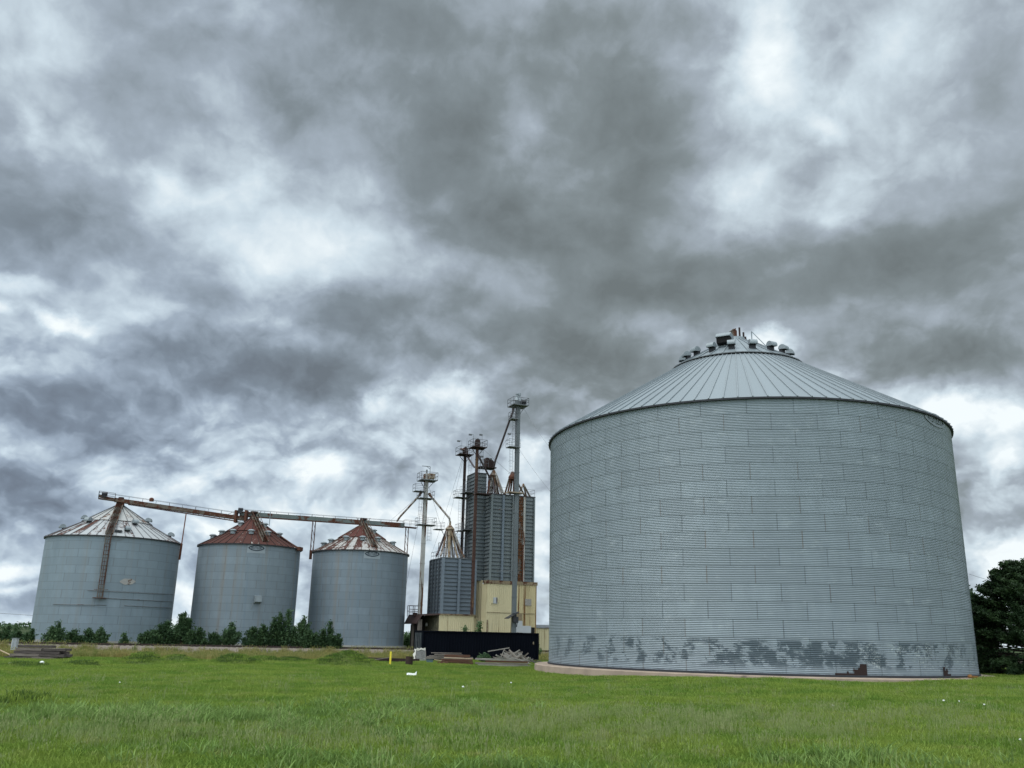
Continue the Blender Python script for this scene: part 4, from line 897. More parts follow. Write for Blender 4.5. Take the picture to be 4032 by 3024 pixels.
# distributors on the tall bin
up = W(1944, 1862, 129.4)
d2_ = thing('grain_distributor', (up.x, up.y, z_b1 + .1), 'white cone distributor with pale and maroon pipes, under the end of the long maroon spout', 'grain distributor', 'pipe distributors')
mb = MB(); mb.lathe(up - Z * .35, [(.56, -.1), (.58, 0), (.22, .7), (.14, .85)], 16); mb.build('cone', 'spout_white', d2_)
for i, (px, m) in enumerate(((1921, 'rust'), (1929, 'spout_white'), (1938, 'spout_white'), (1947, 'spout_purple'), (1955, 'spout_white'), (1964, 'rust_paint'), (1974, 'spout_white'), (1984, 'spout_white'))):
    q = W(px, 1940, 128.6 + (i % 3) * .7); q.z = z_b1 + .15; a_ = up + Vector(((i / 7 - .5) * .95, (i % 2) * .4 - .2, -.4)); mb = MB(); mb.tube([a_, a_.lerp(q, .88), q + Z * .2, q], .14, 8); mb.build('spout', m, d2_)
mb = MB(); 
for f in (-.8, .6): mb.bar((up.x + f, up.y + .9, z_b1), (up.x + f, up.y + .9, up.z - .4), .1)
mb.build('support_frame', 'rust', d2_)
bx = W(1926, 1828, 129.8); cl = thing('grain_cleaner', (bx.x, bx.y, bx.z - .9), 'dark red-brown rusted cleaner machine on a railed platform above the tall bins', 'grain cleaner')
mb = MB(); mb.prism([bx + U * x + Z * z - V_ * .6 for x, z in ((-.65, -.55), (.65, -.55), (.7, .15), (.35, .55), (-.2, .62), (-.35, .85), (-.65, .85))], V_ * 1.2); mb.build('housing', 'rust_dark', cl)
p = bx - Z * .62 - U * .5; mb = MB(); mb.box(p, (2.6, 2.0, .14), PHI); 
for s in (-1.1, 1.1): mb.bar(p + U * s, p + U * s * .9 - Z * 3.0, .1)
mb.build('platform', 'rust_dark', cl)
mb = MB(); railing_bars(mb, [p + U * .0 - V_ * 1.0, p - U * 1.3 - V_ * 1.0, p - U * 1.3 + V_ * 1.0], 1.0, .024, .8, 1); mb.build('railing', 'steel_tube', cl)
lampost(cl, p - U * .6 + V_ * .9, 1.9, -.5); lampost(cl, p + U * 1.2 + V_ * .9, 1.7, .3)
up2 = W(2018, 1868, 127.9)
d3 = thing('grain_distributor', (up2.x, up2.y, z_b1 + .1), 'rusty red spider of pipes close behind the tall grey leg', 'grain distributor', 'pipe distributors')
mb = MB(); mb.lathe(up2 - Z * .5, [(.55, -.25), (.6, .1), (.3, .6), (.2, .9)], 12); mb.build('cone', 'rust', d3)
for i, (px, m, Yq) in enumerate(((1988, 'rust_paint', 128.5), (1999, 'rust', 128.2), (2008, 'rust_paint', 129.6), (2022, 'rust', 128.4), (2066, 'rust_paint', 129.8))):
    q = W(px, 1942, Yq); q.z = z_b1 + .15; a_ = up2 + Vector(((i / 4 - .5) * .9, 0, -.6)); mb = MB(); mb.tube([a_, a_.lerp(q, .9), q], .13, 8); mb.build('spout', m, d3)
up3 = W(2061, 1907, 129.6)
d4 = thing('grain_distributor', (up3.x, up3.y, z_b1 + .1), 'small three-legged rusty pipe junction at the right edge of the tall bin roof', 'grain distributor', 'pipe distributors')
mb = MB(); mb.lathe(up3 - Z * .25, [(.2, -.1), (.22, .1), (.12, .35)], 10); mb.build('cone', 'spout_white', d4)
for px, m, Yq in ((2040, 'spout_white', 128.9), (2072, 'rust_paint', 130.0), (2087, 'rust_paint', 130.6)):
    q = W(px, 1950, Yq); q.z = z_b1 + .15; mb = MB(); mb.tube([up3, up3.lerp(q, .92), q], .13, 8); mb.build('spout', m, d4)

# low beige shed to the right, seen beside the big bin
sh = thing('metal_shed', (0, 0, 0), 'low beige ribbed metal shed between the tall elevator and the big bin', 'metal building', 'beige metal elevator buildings')
s0 = W(2107, 2520, 133.0); s0 = Vector((s0.x, s0.y, 0)); s1 = s0 + U * 9; zs = zat(s0.x, s0.y, 2473); sh.location = (s0.x, s0.y, ZG)
bpy.context.view_layer.update()
mb = MB(); mb.prism([s0 + V_ * .06 + Z * ZG, s1 + V_ * .06 + Z * ZG, s1 + V_ * 6 + Z * ZG, s0 + V_ * 6 + Z * ZG], Z * (zs - ZG - .02)); ribbed(mb, s0, s1, ZG, zs, .35, .05); mb.build('wall', 'beige', sh)
mb = MB(); mb.prism([s0 - V_ * .15 + Z * zs, s1 - V_ * .15 + Z * zs, s1 + V_ * 3 + Z * (zs + .45), s0 + V_ * 3 + Z * (zs + .45)], Z * .08); mb.prism([s0 + V_ * 6.15 + Z * zs, s1 + V_ * 6.15 + Z * zs, s1 + V_ * 3 + Z * (zs + .45), s0 + V_ * 3 + Z * (zs + .45)], Z * .08); mb.build('roof', 'galv_dark', sh)

# ------------------------------------------------------------------ shipping container
k0 = W(1664, 2540, 88.5); k0 = Vector((k0.x, k0.y, 0)); CL, CW_, CH = 12.19, 2.44, 2.72
kt = thing('shipping_container', (k0.x, k0.y, .02), 'navy-black steel shipping container lying in front of the beige elevator houses', 'shipping container')
k1_ = k0 + U * CL
mb = MB(); mb.prism([k0 + V_ * .07 + Z * .15, k1_ + V_ * .07 + Z * .15, k1_ + V_ * (CW_ - .05) + Z * .15, k0 + V_ * (CW_ - .05) + Z * .15], Z * (CH - .25)); ribbed(mb, k0 + U * .12 + V_ * .035, k1_ - U * .12 + V_ * .035, .16, CH - .12, .28, .035); mb.build('side_wall', 'container', kt)
mb = MB()
for a_, b_ in ((k0, k1_), (k0 + V_ * CW_, k1_ + V_ * CW_)):
    mb.bar(a_ + Z * (CH - .06), b_ + Z * (CH - .06), .13, .12); mb.bar(a_ + Z * .08, b_ + Z * .08, .13, .16)
for q in (k0, k1_, k0 + V_ * CW_, k1_ + V_ * CW_): mb.box((q.x, q.y, CH / 2), (.16, .16, CH - .02), PHI)
for a_, b_ in ((k0, k0 + V_ * CW_), (k1_, k1_ + V_ * CW_)): mb.bar(a_ + Z * (CH - .06), b_ + Z * (CH - .06), .14, .122); mb.bar(a_ + Z * .08, b_ + Z * .08, .14, .162)
mb.build('frame', 'container', kt)
mb = MB(); mb.prism([k0 + U * .05 + V_ * .05 + Z * (CH - .02), k1_ - U * .05 + V_ * .05 + Z * (CH - .02), k1_ - U * .05 + V_ * (CW_ - .05) + Z * (CH - .02), k0 + U * .05 + V_ * (CW_ - .05) + Z * (CH - .02)], Z * .025); mb.build('roof', 'rust_paint', kt)
for f in (.0, .5):
    q = k0 + V_ * (.12 + f * 2.2) - U * .02; mb = MB(); mb.prism([q + Z * .2, q + V_ * 1.08 + Z * .2, q + V_ * 1.08 + Z * (CH - .2), q + Z * (CH - .2)], -U * .05); dr = mb.build('door', 'container_end', kt)
    for g in (.3, .75): 
        mb = MB(); mb.tube([q + V_ * g * 1.08 - U * .1 + Z * .2, q + V_ * g * 1.08 - U * .1 + Z * (CH - .2)], .022, 6); mb.build('lock_rod', 'galv_dark', dr)
q = k1_ - U * .5 - V_ * .01; mb = MB(); mb.box(q + Z * 1.75, (.12, .03, .26), PHI); mb.build('id_plate', 'tan_cone', kt)
q = k0 - U * .09 + V_ * 1.6; mb = MB(); mb.box(q + Z * 1.8, (.02, .12, .26), PHI); mb.build('id_plate', 'board_white', kt)

# ------------------------------------------------------------------ timber and scrap
def timber(name, c, L, w, h, rz, m, label, cat, group=None, tilt=0.0, roll=0.0):
    R_ = Matrix.Rotation(rz, 3, 'Z') @ Matrix.Rotation(tilt, 3, 'Y') @ Matrix.Rotation(roll, 3, 'X')
    mb = MB(); n = 5; ring = []
    for i in range(n + 1):
        x = (i / n - .5) * L; j = .06 * h if 0 < i < n else 0
        for a_, b_ in ((-1, -1), (1, -1), (1, 1), (-1, 1)):
            ring.append(R_ @ Vector((x + (rnd.uniform(-.02, .02) if i in (0, n) else 0), a_ * w / 2 + rnd.uniform(-j, j), b_ * h / 2 + rnd.uniform(-j, j))))
    fs = [(0, 3, 2, 1), (4 * n, 4 * n + 1, 4 * n + 2, 4 * n + 3)]
    for i in range(n):
        for k in range(4): fs.append((4 * i + k, 4 * i + (k + 1) % 4, 4 * i + 4 + (k + 1) % 4, 4 * i + 4 + k))
    mb.add(ring, fs); o = mb.build(name, m); o.location = c; return tag(o, label, cat, group)
# stack of old railway ties on the left
s0 = G(150, 2594); base = Vector((s0.x, s0.y, hz(s0.x, s0.y)))
gt = 'old railway ties stacked on the lawn edge'
LT = 'weathered dark railway tie lying within the stack at the left lawn edge'
for lv, (n, xoff, Ls) in enumerate(((6, -.1, 2.75), (6, .15, 2.7), (5, .1, 2.7), (5, .15, 2.6), (3, -.2, 2.6))):
    for i in range(n):
        for half in (0, 1):
            if half and lv == 4: continue
            L = Ls * (.62 if lv == 4 else .5) + rnd.uniform(-.25, .3)
            xo = xoff + (-.85 if not half else .95) + rnd.uniform(-.32, .32) if lv < 4 else xoff - .3 + rnd.uniform(-.15, .15)
            if lv < 2: xo *= 1.12
            pale = rnd.random() < .34
            timber('railway_tie', base + Vector((xo, .85 - i * .30 + rnd.uniform(-.04, .04), .10 + lv * .20)), max(1.2, L + .55), .23, .165, rnd.uniform(-.12, .12) + .03, 'tie_pale' if pale else 'tie', 'pale grey weathered railway tie within the stack at the left lawn edge' if pale else LT, 'railway tie', gt)
q = G(18, 2588); timber('loose_board', Vector((q.x + .1, q.y, .3)), 1.5, .14, .05, -.1, 'board_pale', 'pale loose board leaning down at the left end of the railway tie stack', 'board', None, .35)
# timber in front of the container
gb = 'boards and beams piled before the container'
q0 = G(1800, 2606)
def gq(px, Y):
    q = W(px, 2600, Y); return Vector((q.x, Y, hz(q.x, Y)))
def gp(px, py): q = G(px, py); return Vector((q.x, q.y, hz(q.x, q.y)))
yb = 0
for i in range(3):      # red-brown stack, front
    for j in range(4):
        q = gq(1807, 77.3); m = 'board_red'; top = False
        timber('board', q + V_ * (j * .32) + Vector((rnd.uniform(-.1, .1), 0, .07 + i * .13)), 2.35 + rnd.uniform(-.1, .1), .3, .1, PHI * .25 + rnd.uniform(-.03, .03), m, 'red-brown board within the low stack before the container', 'board', gb)
q = gq(1805, 77.4); timber('board', q + Vector((0, .3, .47)), 2.45, .5, .05, .03, 'board_pale', 'pale cream board lying on top of the red-brown stack', 'board', gb, .02)
q = gq(1797, 78.2); timber('beam', q + Vector((0, 1.1, .62)), 2.2, .28, .2, .02, 'board_red', 'thick brown beam behind the cream board', 'beam', gb)
q = gq(1735, 77.4); timber('board', q + Vector((.1, .4, .22)), 1.3, .22, .06, .15, 'board_pale', 'short pale board poking left out of the red-brown stack', 'board', gb, .1)
q = gq(1745, 76.6); timber('board', q + Vector((0, .1, .12)), .9, .2, .12, -.3, 'board_red', 'short broken red-brown board left of the low stack', 'board', gb)
q = gq(1692, 78.5); mb = MB(); mb.box(q + Vector((0, 0, .12)), (.55, .4, .2), .1); mb.box(q + Vector((.0, 0, .235)), (.6, .45, .03), .1); tag(mb.build('crate', 'teal'), 'small flat faded teal crate on the grass before the container', 'crate')
for i in range(9):      # grey boards behind
    q = gq(1790 + rnd.uniform(-14, 14), 79.6)
    timber('board', q + V_ * (1.6 + (i % 3) * .3) + Vector((rnd.uniform(-.3, .3), 0, .35 + .11 * (i // 2) + rnd.uniform(0, .02))), rnd.uniform(3.0, 4.6) * (1 - .05 * i), .2, .06, rnd.uniform(-.06, .06), 'board', 'long grey weathered board within the pile behind the red-brown stack', 'board', gb, rnd.uniform(-.03, .03))
q = gq(1735, 82.0); timber('board', q + Vector((0, .8, .32)), 3.2, .16, .08, .02, 'board_white', 'long bleached grey board sticking out left of the pile', 'board', gb, -.03)
for i, (px, py, L, rz, m, lab) in enumerate(((1985, 2610, 4.3, .03, 'board_white', 'long bleached beam lying flat on the grass, nearest the lawn'), (1975, 2607, 4.4, -.015, 'board', 'long grey beam lying flat behind the bleached beam'), (1995, 2602, 3.6, .02, 'board_red', 'long dark red-brown beam under the scrap heap'), (1970, 2598, 4.4, -.03, 'board_white', 'long pale plank lying along the back of the flat beams'))):
    q = gq(px, 75.5 + i * 1.6); timber('beam', q + Vector((0, .3, .10 + .10 * i)), L, .22, .14, rz, m, lab, 'beam', gb)
q = gq(1975, 84.5); timber('board', q + Vector((-.3, .5, 1.1)), 2.0, .16, .09, .0, 'board_white', 'long bent pale board sloping up over the scrap heap', 'board', gb, -.18); 
timber('board', gq(1978, 84.0) + Vector((-.05, .2, .65)), 1.25, .09, .07, .2, 'board_white', 'thin pale stick standing slanted at the left of the scrap heap', 'stick', gb, -1.15)
for i in range(46):
    q = gq(2025 + rnd.gauss(4, 24), rnd.uniform(82.5, 86.5)); dx = abs(q.x - W(2028, 2600, q.y).x) / 1.6
    zc = rnd.uniform(.12, max(.2, .95 - dx * .8)); m = rnd.choice(['board_white', 'board', 'board_white', 'board'])
    timber('branch', q + Vector((0, 0, zc)), rnd.uniform(.7, 1.9), rnd.uniform(.07, .14), rnd.uniform(.07, .13), rnd.uniform(-.7, .7), m, 'broken grey stick tangled within the scrap heap at the right end of the container', 'stick', 'sticks of the scrap heap', rnd.uniform(-.7, .7))
q = gq(2085, 80.0); timber('board', q + Vector((-.6, .3, .3)), 2.0, .11, .06, -.25, 'board_white', 'pale board sloping to the grass at the right end of the scrap heap', 'board', gb, .3)
# rusty beams left of the white panel and by the big bin
q = gq(1530, 79.5)
for i in range(4): timber('steel_beam', Vector((q.x + rnd.uniform(-.3, .3), q.y + i * .45, .12 + .1 * (i % 2))), 4.6, .2, .16, .04 * (i - 1), 'rust_dark', 'dark rusty beam lying in the long grass left of the white panel', 'beam', 'rusty beams in the grass', .01)
timber('board', gq(1505, 79.0) + Vector((0, 0, .28)), 1.6, .14, .05, .1, 'board', 'grey plank propped across the rusty beams', 'board', None, -.16)
q = gq(2128, 90); timber('steel_beam', Vector((q.x + .8, q.y, .12)), 4.0, .22, .2, .0, 'rust_dark', 'dark rusty beam lying in the grass between container and big bin', 'beam')
# drum
q = gp(1610, 2621); mb = MB(); mb.lathe(q, [(.27, -.1), (.28, .0), (.285, .2), (.30, .22), (.285, .24), (.28, .42), (.295, .44), (.28, .46), (.275, .64), (.285, .66), (.25, .66), (.25, .3), (.1, .3)], 20)
tag(mb.build('oil_drum', 'drum'), 'burnt rusty open drum standing on the lawn beside the yellow post', 'drum')
# yellow post
q = gp(1535, 2622); mb = MB(); mb.prism([q + Vector((x, y, -.2)) for x, y in ((-.065, -.03), (.065, -.03), (.075, .02), (.03, .035), (-.03, .035), (-.075, .02))], Z * 1.19 + Vector((.02, 0, 0))); tag(mb.build('marker_post', 'yellow'), 'flat yellow marker post upright on the lawn', 'marker post')
# white mesh panel with cloth
q = gp(1653, 2606); wp = thing('wire_panel', q, 'grey-white mesh panel hung with dirty white cloth, leaning before the container end', 'panel')
A_ = [q + Vector((-.42, .0, 0)), q + Vector((.52, .1, .03)), q + Vector((.42, .38, 1.08)), q + Vector((-.38, .32, 1.05))]
mb = MB()
for i in range(4): mb.bar(A_[i], A_[(i + 1) % 4], .04)
mb.build('frame', 'board_white', wp)
mb = MB(); 
for i in range(17):
    f = i / 16; mb.bar(A_[0].lerp(A_[1], f), A_[3].lerp(A_[2], f), .03, .012)
for i in range(17):
    f = i / 16; mb.bar(A_[0].lerp(A_[3], f) + Vector((0, -.012, 0)), A_[1].lerp(A_[2], f) + Vector((0, -.012, 0)), .02, .012)
mb.build('mesh', 'white_mesh', wp)
mb = MB(); n = 9; vs = []
for i in range(n + 1):
    f = i / n; a_ = A_[0].lerp(A_[3], f) + Vector((-.02 + .05 * math.sin(f * 9), -.05, 0)); vs += [a_ + Vector((-.17 - .04 * math.sin(f * 14), .02 * math.cos(f * 7), 0)), a_ + Vector((.05 * math.cos(f * 11), -.03 * math.sin(f * 8), 0))]
mb.add(vs, [(2 * i, 2 * i + 1, 2 * i + 3, 2 * i + 2) for i in range(n)]); vs = []
for i in range(n + 1):
    f = i / n; a_ = A_[3].lerp(A_[2], f) + Vector((0, -.06, .02)); vs += [a_ + Vector((0, 0, .05 + .04 * math.sin(f * 15))), a_ + Vector((0, -.02, -.12 - .05 * math.sin(f * 8)))]
mb.add(vs, [(2 * i, 2 * i + 1, 2 * i + 3, 2 * i + 2) for i in range(n)]); o = mb.build('cloth', 'white_rag', wp); md = o.modifiers.new('thick', 'SOLIDIFY'); md.thickness = .02
# white litter on the lawn
q = gp(1620, 2664); mb = MB(); n = 10; vs = []
for i in range(n + 1):
    f = i / n; x = (f - .5) * .56; lift = .10 * max(0, f - .8) / .2; vs += [q + Vector((x, 0, .07 + .012 * math.sin(f * 9))), q + Vector((x, .05, .19 + .012 * math.sin(f * 7) + lift)), q + Vector((x, .22, .17 + lift))]
fs = []
for i in range(n): fs += [(3 * i, 3 * i + 3, 3 * i + 4, 3 * i + 1), (3 * i + 1, 3 * i + 4, 3 * i + 5, 3 * i + 2)]
mb.add(vs, fs); o = mb.build('litter', 'white_paper'); o.modifiers.new('thick', 'SOLIDIFY').thickness = .01
tag(o, 'white crumpled sheet lying on the open lawn in front of the drum', 'litter')
for (px, py, s) in ((1823, 2716, .08), (2012, 2692, .06), (3282, 2800, .07), (3720, 2798, .06), (3780, 2800, .05), (3880, 2814, .05), (4022, 2942, .05), (165, 2612, .22), (42, 2617, .18), (470, 2700, .05)):
    q = gp(px, py) + Z * .1; mb = MB(); mb.lathe(q - Z * s * .5, [(s * .4, 0), (s * .75, s * .35), (s * .6, s * .8), (s * .2, s)], 7)
    o = mb.build('litter', 'white_paper'); tag(o, 'small white scrap lying in the open grass' if py > 2650 else 'pale scrap lying on the low grass bank before the tie stack', 'litter', 'scraps of litter in the grass')
# junction cabinet, concrete block, fence posts
q = W(57, 2545, 80.0); uc = thing('signal_cabinet', (q.x, q.y, 0), 'small silver trackside cabinet in the long grass behind the tie stack', 'cabinet')
mb = MB(); mb.box((q.x, q.y, .78), (.42, .35, .95), -.1); mb.build('body', 'white_sheet', uc); mb = MB()
for s in (-.12, .0, .12): mb.box((q.x + s, q.y - .19, .8), (.03, .02, .85), -.1)
mb.build('door_rib', 'galv', uc); mb = MB(); mb.box((q.x, q.y, 1.27), (.48, .42, .04), -.1); mb.build('lid', 'galv', uc)
q = trk(-13.5, -3.1, .25); q = W(455, 2548, q.y); mb = MB(); mb.prism([q + Vector((x, 0, z)) for x, z in ((-.3, -.25), (.3, -.25), (.27, .2), (-.25, .22))], Vector((0, .4, 0))); tag(mb.build('concrete_block', 'concrete'), 'small pale concrete block on the stone bank below the rails', 'block')
for i, px in enumerate((826, 903, 982, 1050, 1118, 1183, 1328)):
    q = W(px, 2535, trk(0).y + 10 + (px - 900) * .012); q.z = .2; mb = MB(); mb.bar(q, q + Z * 1.25 + Vector((rnd.uniform(-.05, .05), 0, 0)), .09, .05); mb.box(q + Z * 1.0, (.14, .06, .05)); o = mb.build('fence_post', 'galv_dark'); 
    tag(o, 'thin grey fence post standing in front of the bushes behind the track', 'fence post', 'fence posts behind the track')
for nm, pxs, lab in (('scrap_metal', (3765, 2655), 'small orange rusted scrap on the slab beside the big bin'),):
    q = W(*pxs, cy - R * .62); g_ = proj(q); an = min((abs(proj(cyl(cx, cy, a0 + s, R + .5, ZB))[0] - 3765), s) for s in np.linspace(.2, 1.4, 500))[1]
# orange scrap on the big bin's slab
p = cyl(SILO[0], SILO[1], math.atan2(-SILO[1], -SILO[0]) + .98, SILO[2] + .55, .56); mb = MB(); mb.lathe(p, [(.12, 0), (.15, .08), (.1, .18), (.04, .2)], 9); mb.box(p + Vector((.25, 0, .06)), (.4, .2, .12), .4); tag(mb.build('scrap_metal', 'orange'), 'small orange scrap lying on the slab at the foot of the big bin', 'scrap')

# ------------------------------------------------------------------ wires
def wire(label, a_, b_, sag, group, r=.016):
    mb = MB(); n = 14; pts = [Vector(a_).lerp(Vector(b_), i / n) - Z * sag * 4 * (i / n) * (1 - i / n) for i in range(n + 1)]; mb.tube(pts, r, 4); tag(mb.build('guy_wire' if 'guy' in label else 'power_line', 'wire'), label, 'cable', group)
gw = 'guy wires of the elevator legs'
wire('guy wire falling right from the top of the tall grey leg, upper one', cg + U * .9, W(2200, 1805, 118), .4, gw)
wire('guy wire falling right from the middle of the tall grey leg', Vector((cg.x, cg.y, zat(cg.x, cg.y, 1768))) + U * .3, W(2210, 1985, 118), .3, gw)
wire('guy wire from the red-brown leg down to the tall grey leg', cr + U * .9, Vector((cg.x, cg.y, zat(cg.x, cg.y, 1885))), .1, gw)
wire('guy wire from the dark brown leg down towards the square bin, left of two', cd - U * .3, W(1700, 2180, 128), .3, gw)
wire('guy wire from the dark brown leg down towards the square bin, right of two', cd - U * .2, W(1760, 2075, 128), .3, gw)
wire('guy wire from the white leg down left to the bins', cw - U * .5 - Z * 1.5, W(1500, 2080, 134), .15, gw)
wire('guy wire from the white leg down left to the ground', cw - U * .3 - Z * 2, W(1560, 2500, 136), .2, gw)
wire('guy wire from the white leg down right behind the pipe spider', cw + U * .4 - Z * .6, W(1765, 2160, 130), .1, gw)
wire('guy wire from the tall grey leg down left to the upper distributor', Vector((cg.x, cg.y, zat(cg.x, cg.y, 1660))), W(1938, 1815, 130), .1, gw)
wire('power line across the sky left of the leftmost bin', W(-60, 2411, 300), W(140, 2424, 300), 0, None, .05)
wire('power line across the sky left of the cedar tree', W(3815, 2260, 200), W(4060, 2322, 200), .3, None, .035)

# ------------------------------------------------------------------ vegetation
def leaves(P, size, rg, flat=0.0, aspect=2.0):
    """one small quad per point"""
    n = len(P); d = rg.normal(size=(n, 3)); d /= np.linalg.norm(d, axis=1)[:, None]
    d[:, 2] *= (1 - flat); e = np.cross(d, rg.normal(size=(n, 3))); e /= np.linalg.norm(e, axis=1)[:, None] + 1e-9
    s = size * rg.uniform(.6, 1.4, (n, 1)); a = d * s * aspect * .5; b = e * s * .5
    Vv = np.stack([P - a, P + b, P + a, P - b], 1).reshape(-1, 3); F = np.arange(4 * n).reshape(n, 4)
    return Vv, F
def bush(label, px, Y, wpx, toppx, m, kind='round', dens=1.0, group='bushes along the railway', name='bush', cat='bush', z0=.15, leaf=.115):
    q = W(px, 2520, Y); X = q.x; wid = wpx / F_PX * Y; top = zat(X, Y, toppx); hgt = max(.5, top - z0)
    rg = np.random.default_rng(int(px * 7 + Y)); t = thing(name, (X, Y, z0), label, cat, group)
    stems = []; pts = []
    ns = max(3, int(wid * 3.2)) if kind != 'tree' else max(10, int(wid * 6))
    for i in range(ns):
        f = (i + .5) / ns * 2 - 1; f += rg.uniform(-.15, .15)
        prof = (1 - abs(f) ** 2.2 * .55) * rg.uniform(.72, 1.02) if kind != 'spike' else (1 - abs(f) * .75) * rg.uniform(.8, 1.05)
        if kind == 'tree': prof = rg.uniform(.55, 1.0) * math.sqrt(max(.1, 1 - f * f * .7))
        bx_ = f * wid * (.28 if kind != 'tree' else .06); by_ = rg.uniform(-.3, .3) * wid * .4
        tipx = f * wid * .5; tipy = rg.uniform(-.5, .5) * wid * .5; tz = hgt * prof
        if i == ns // 2: tz = hgt
        p0 = np.array([X + bx_, Y + by_, z0 - .1]); p1 = np.array([X + (bx_ + tipx) / 2, Y + (by_ + tipy) / 2, z0 + tz * .6]); p2 = np.array([X + tipx, Y + tipy, z0 + tz])
        stems.append((p0, p1, p2))
        nl = int(dens * (200 + 170 * tz))
        tt = rg.uniform(.12 if kind != 'tree' else .3, 1, nl); 
        c = ((1 - tt) ** 2)[:, None] * p0 + (2 * tt * (1 - tt))[:, None] * p1 + (tt ** 2)[:, None] * p2
        sp = (.40 * min(1.3, .45 + wid * .15) * (1.2 - tt * .6))[:, None]
        # twigs give the outline an uneven edge
        k = rg.integers(0, max(4, nl // 22), nl); dirs = rg.normal(size=(nl // 22 + 5, 3)); dirs[:, 2] = np.abs(dirs[:, 2]) * .8 + .1
        pts.append(c + dirs[k] * sp * rg.uniform(.1, 1.15, (nl, 1)) + rg.normal(size=(nl, 3)) * .06)
    P = np.concatenate(pts); P[:, 2] = np.maximum(P[:, 2], z0 + .02)
    Vv, F = leaves(P, leaf, rg); me = npmesh('foliage', Vv, F); link('foliage', me, m, t)
    mb = MB()
    for p0, p1, p2 in stems[:: max(1, len(stems) // 10)]: mb.tube([p0, p1, p2], .05 if kind != 'tree' else .07, 5, .015)
    mb.build('stem', 'bark', t); return t
BU = [
 (8, 112, 60, 2482, 'leaf_dark', 'round', 'dark low bush at the far left edge, left of the leftmost bin'), (30, 118, 26, 2464, 'leaf_mid', 'spike', 'slender pointed bush rising above the low bushes at the far left'), (52, 117, 24, 2470, 'leaf_mid', 'spike', 'second slender pointed bush just right of the tallest far-left one'), (70, 111, 70, 2488, 'leaf_dark', 'round', 'dark rounded bush beside the foot of the leftmost bin'), (112, 109, 56, 2478, 'leaf_dark', 'round', 'dark bush overlapping the left foot of the leftmost bin'),
 (205, 109, 86, 2470, 'leaf_mid', 'round', 'leafy bush before the left third of the leftmost bin'), (228, 109.5, 50, 2452, 'leaf_mid', 'spike', 'taller forked bush with pointed shoots before the leftmost bin'), (285, 108.5, 80, 2484, 'leaf_dark', 'round', 'low dark bush before the leftmost bin, below its ladder'), (345, 109, 84, 2480, 'leaf_dark', 'round', 'low dark bush before the leftmost bin, right of its ladder'), (395, 109, 70, 2474, 'leaf_mid', 'round', 'spreading mid-green bush right of the ladder on the leftmost bin'),
 (488, 110, 42, 2500, 'leaf_mid', 'round', 'small isolated bush alone before the leftmost bin'), (590, 109, 110, 2484, 'leaf_dark', 'round', 'broad dark bush before the right foot of the leftmost bin'), (655, 110, 110, 2450, 'leaf_dark', 'round', 'large dark bush rising between the leftmost and middle bins'), (712, 112, 78, 2418, 'leaf_dark', 'tree', 'tree-like bush with open top in the gap between leftmost and middle bins'), (770, 110, 100, 2474, 'leaf_dark', 'round', 'dark bush before the left foot of the middle bin'),
 (840, 112, 74, 2494, 'leaf_dark', 'round', 'low dark bush before the middle bin, under its left half'), (905, 113, 78, 2458, 'leaf_mid', 'tree', 'airy grey-green bush before the centre of the middle bin'), (995, 112, 90, 2474, 'leaf_dark', 'round', 'dark bush before the right half of the middle bin'), (1030, 112.5, 70, 2466, 'leaf_dark', 'round', 'dark bush between the airy bush and the tall pair'), (1090, 113, 96, 2418, 'leaf_dark', 'round', 'tall dark bush, left of the tall pair before the middle bin'), (1136, 113.4, 74, 2404, 'leaf_mid', 'spike', 'tallest pointed lighter bush before the right edge of the middle bin'), (1188, 116, 56, 2434, 'leaf_mid', 'tree', 'sparse bush showing sky in the gap between middle and right bins'), (1222, 113, 90, 2482, 'leaf_dark', 'round', 'low dark bush before the left foot of the right bin'), (1290, 114, 86, 2452, 'leaf_dark', 'spike', 'pointed dark bush before the left half of the right bin'), (1325, 114, 50, 2500, 'leaf_dark', 'round', 'small dark bush, last to the right along the track'),
 (1600, 150, 90, 2508, 'leaf_dark', 'round', 'dark bush behind the container end under the porch')]
for px, Y, w, tp, m, kd, lab in BU: bush(lab, px, Y, w * (.84 if kd == 'round' else 1), tp, m, kd, 1.0 if m == 'leaf_dark' else .8)
bush('light green sapling tips rising behind the container, the smaller', 1829, 99, 34, 2470, 'leaf_light', 'spike', .7, 'saplings behind the container', 'sapling', 'sapling', .0, .11)
bush('light green bushy sapling rising behind the container, the larger', 1884, 99, 62, 2450, 'leaf_light', 'spike', .7, 'saplings behind the container', 'sapling', 'sapling', .0, .11)
bush('low green weed clump before the container, left of the scrap heap', 1912, 85, 40, 2581, 'leaf_mid', 'round', .9, None, 'weed_clump', 'weeds', .0, .09)
bush('thin pale weeds before the low beige shed', 2122, 118, 26, 2535, 'leaf_light', 'spike', .4, None, 'weed_clump', 'weeds', .1, .09)

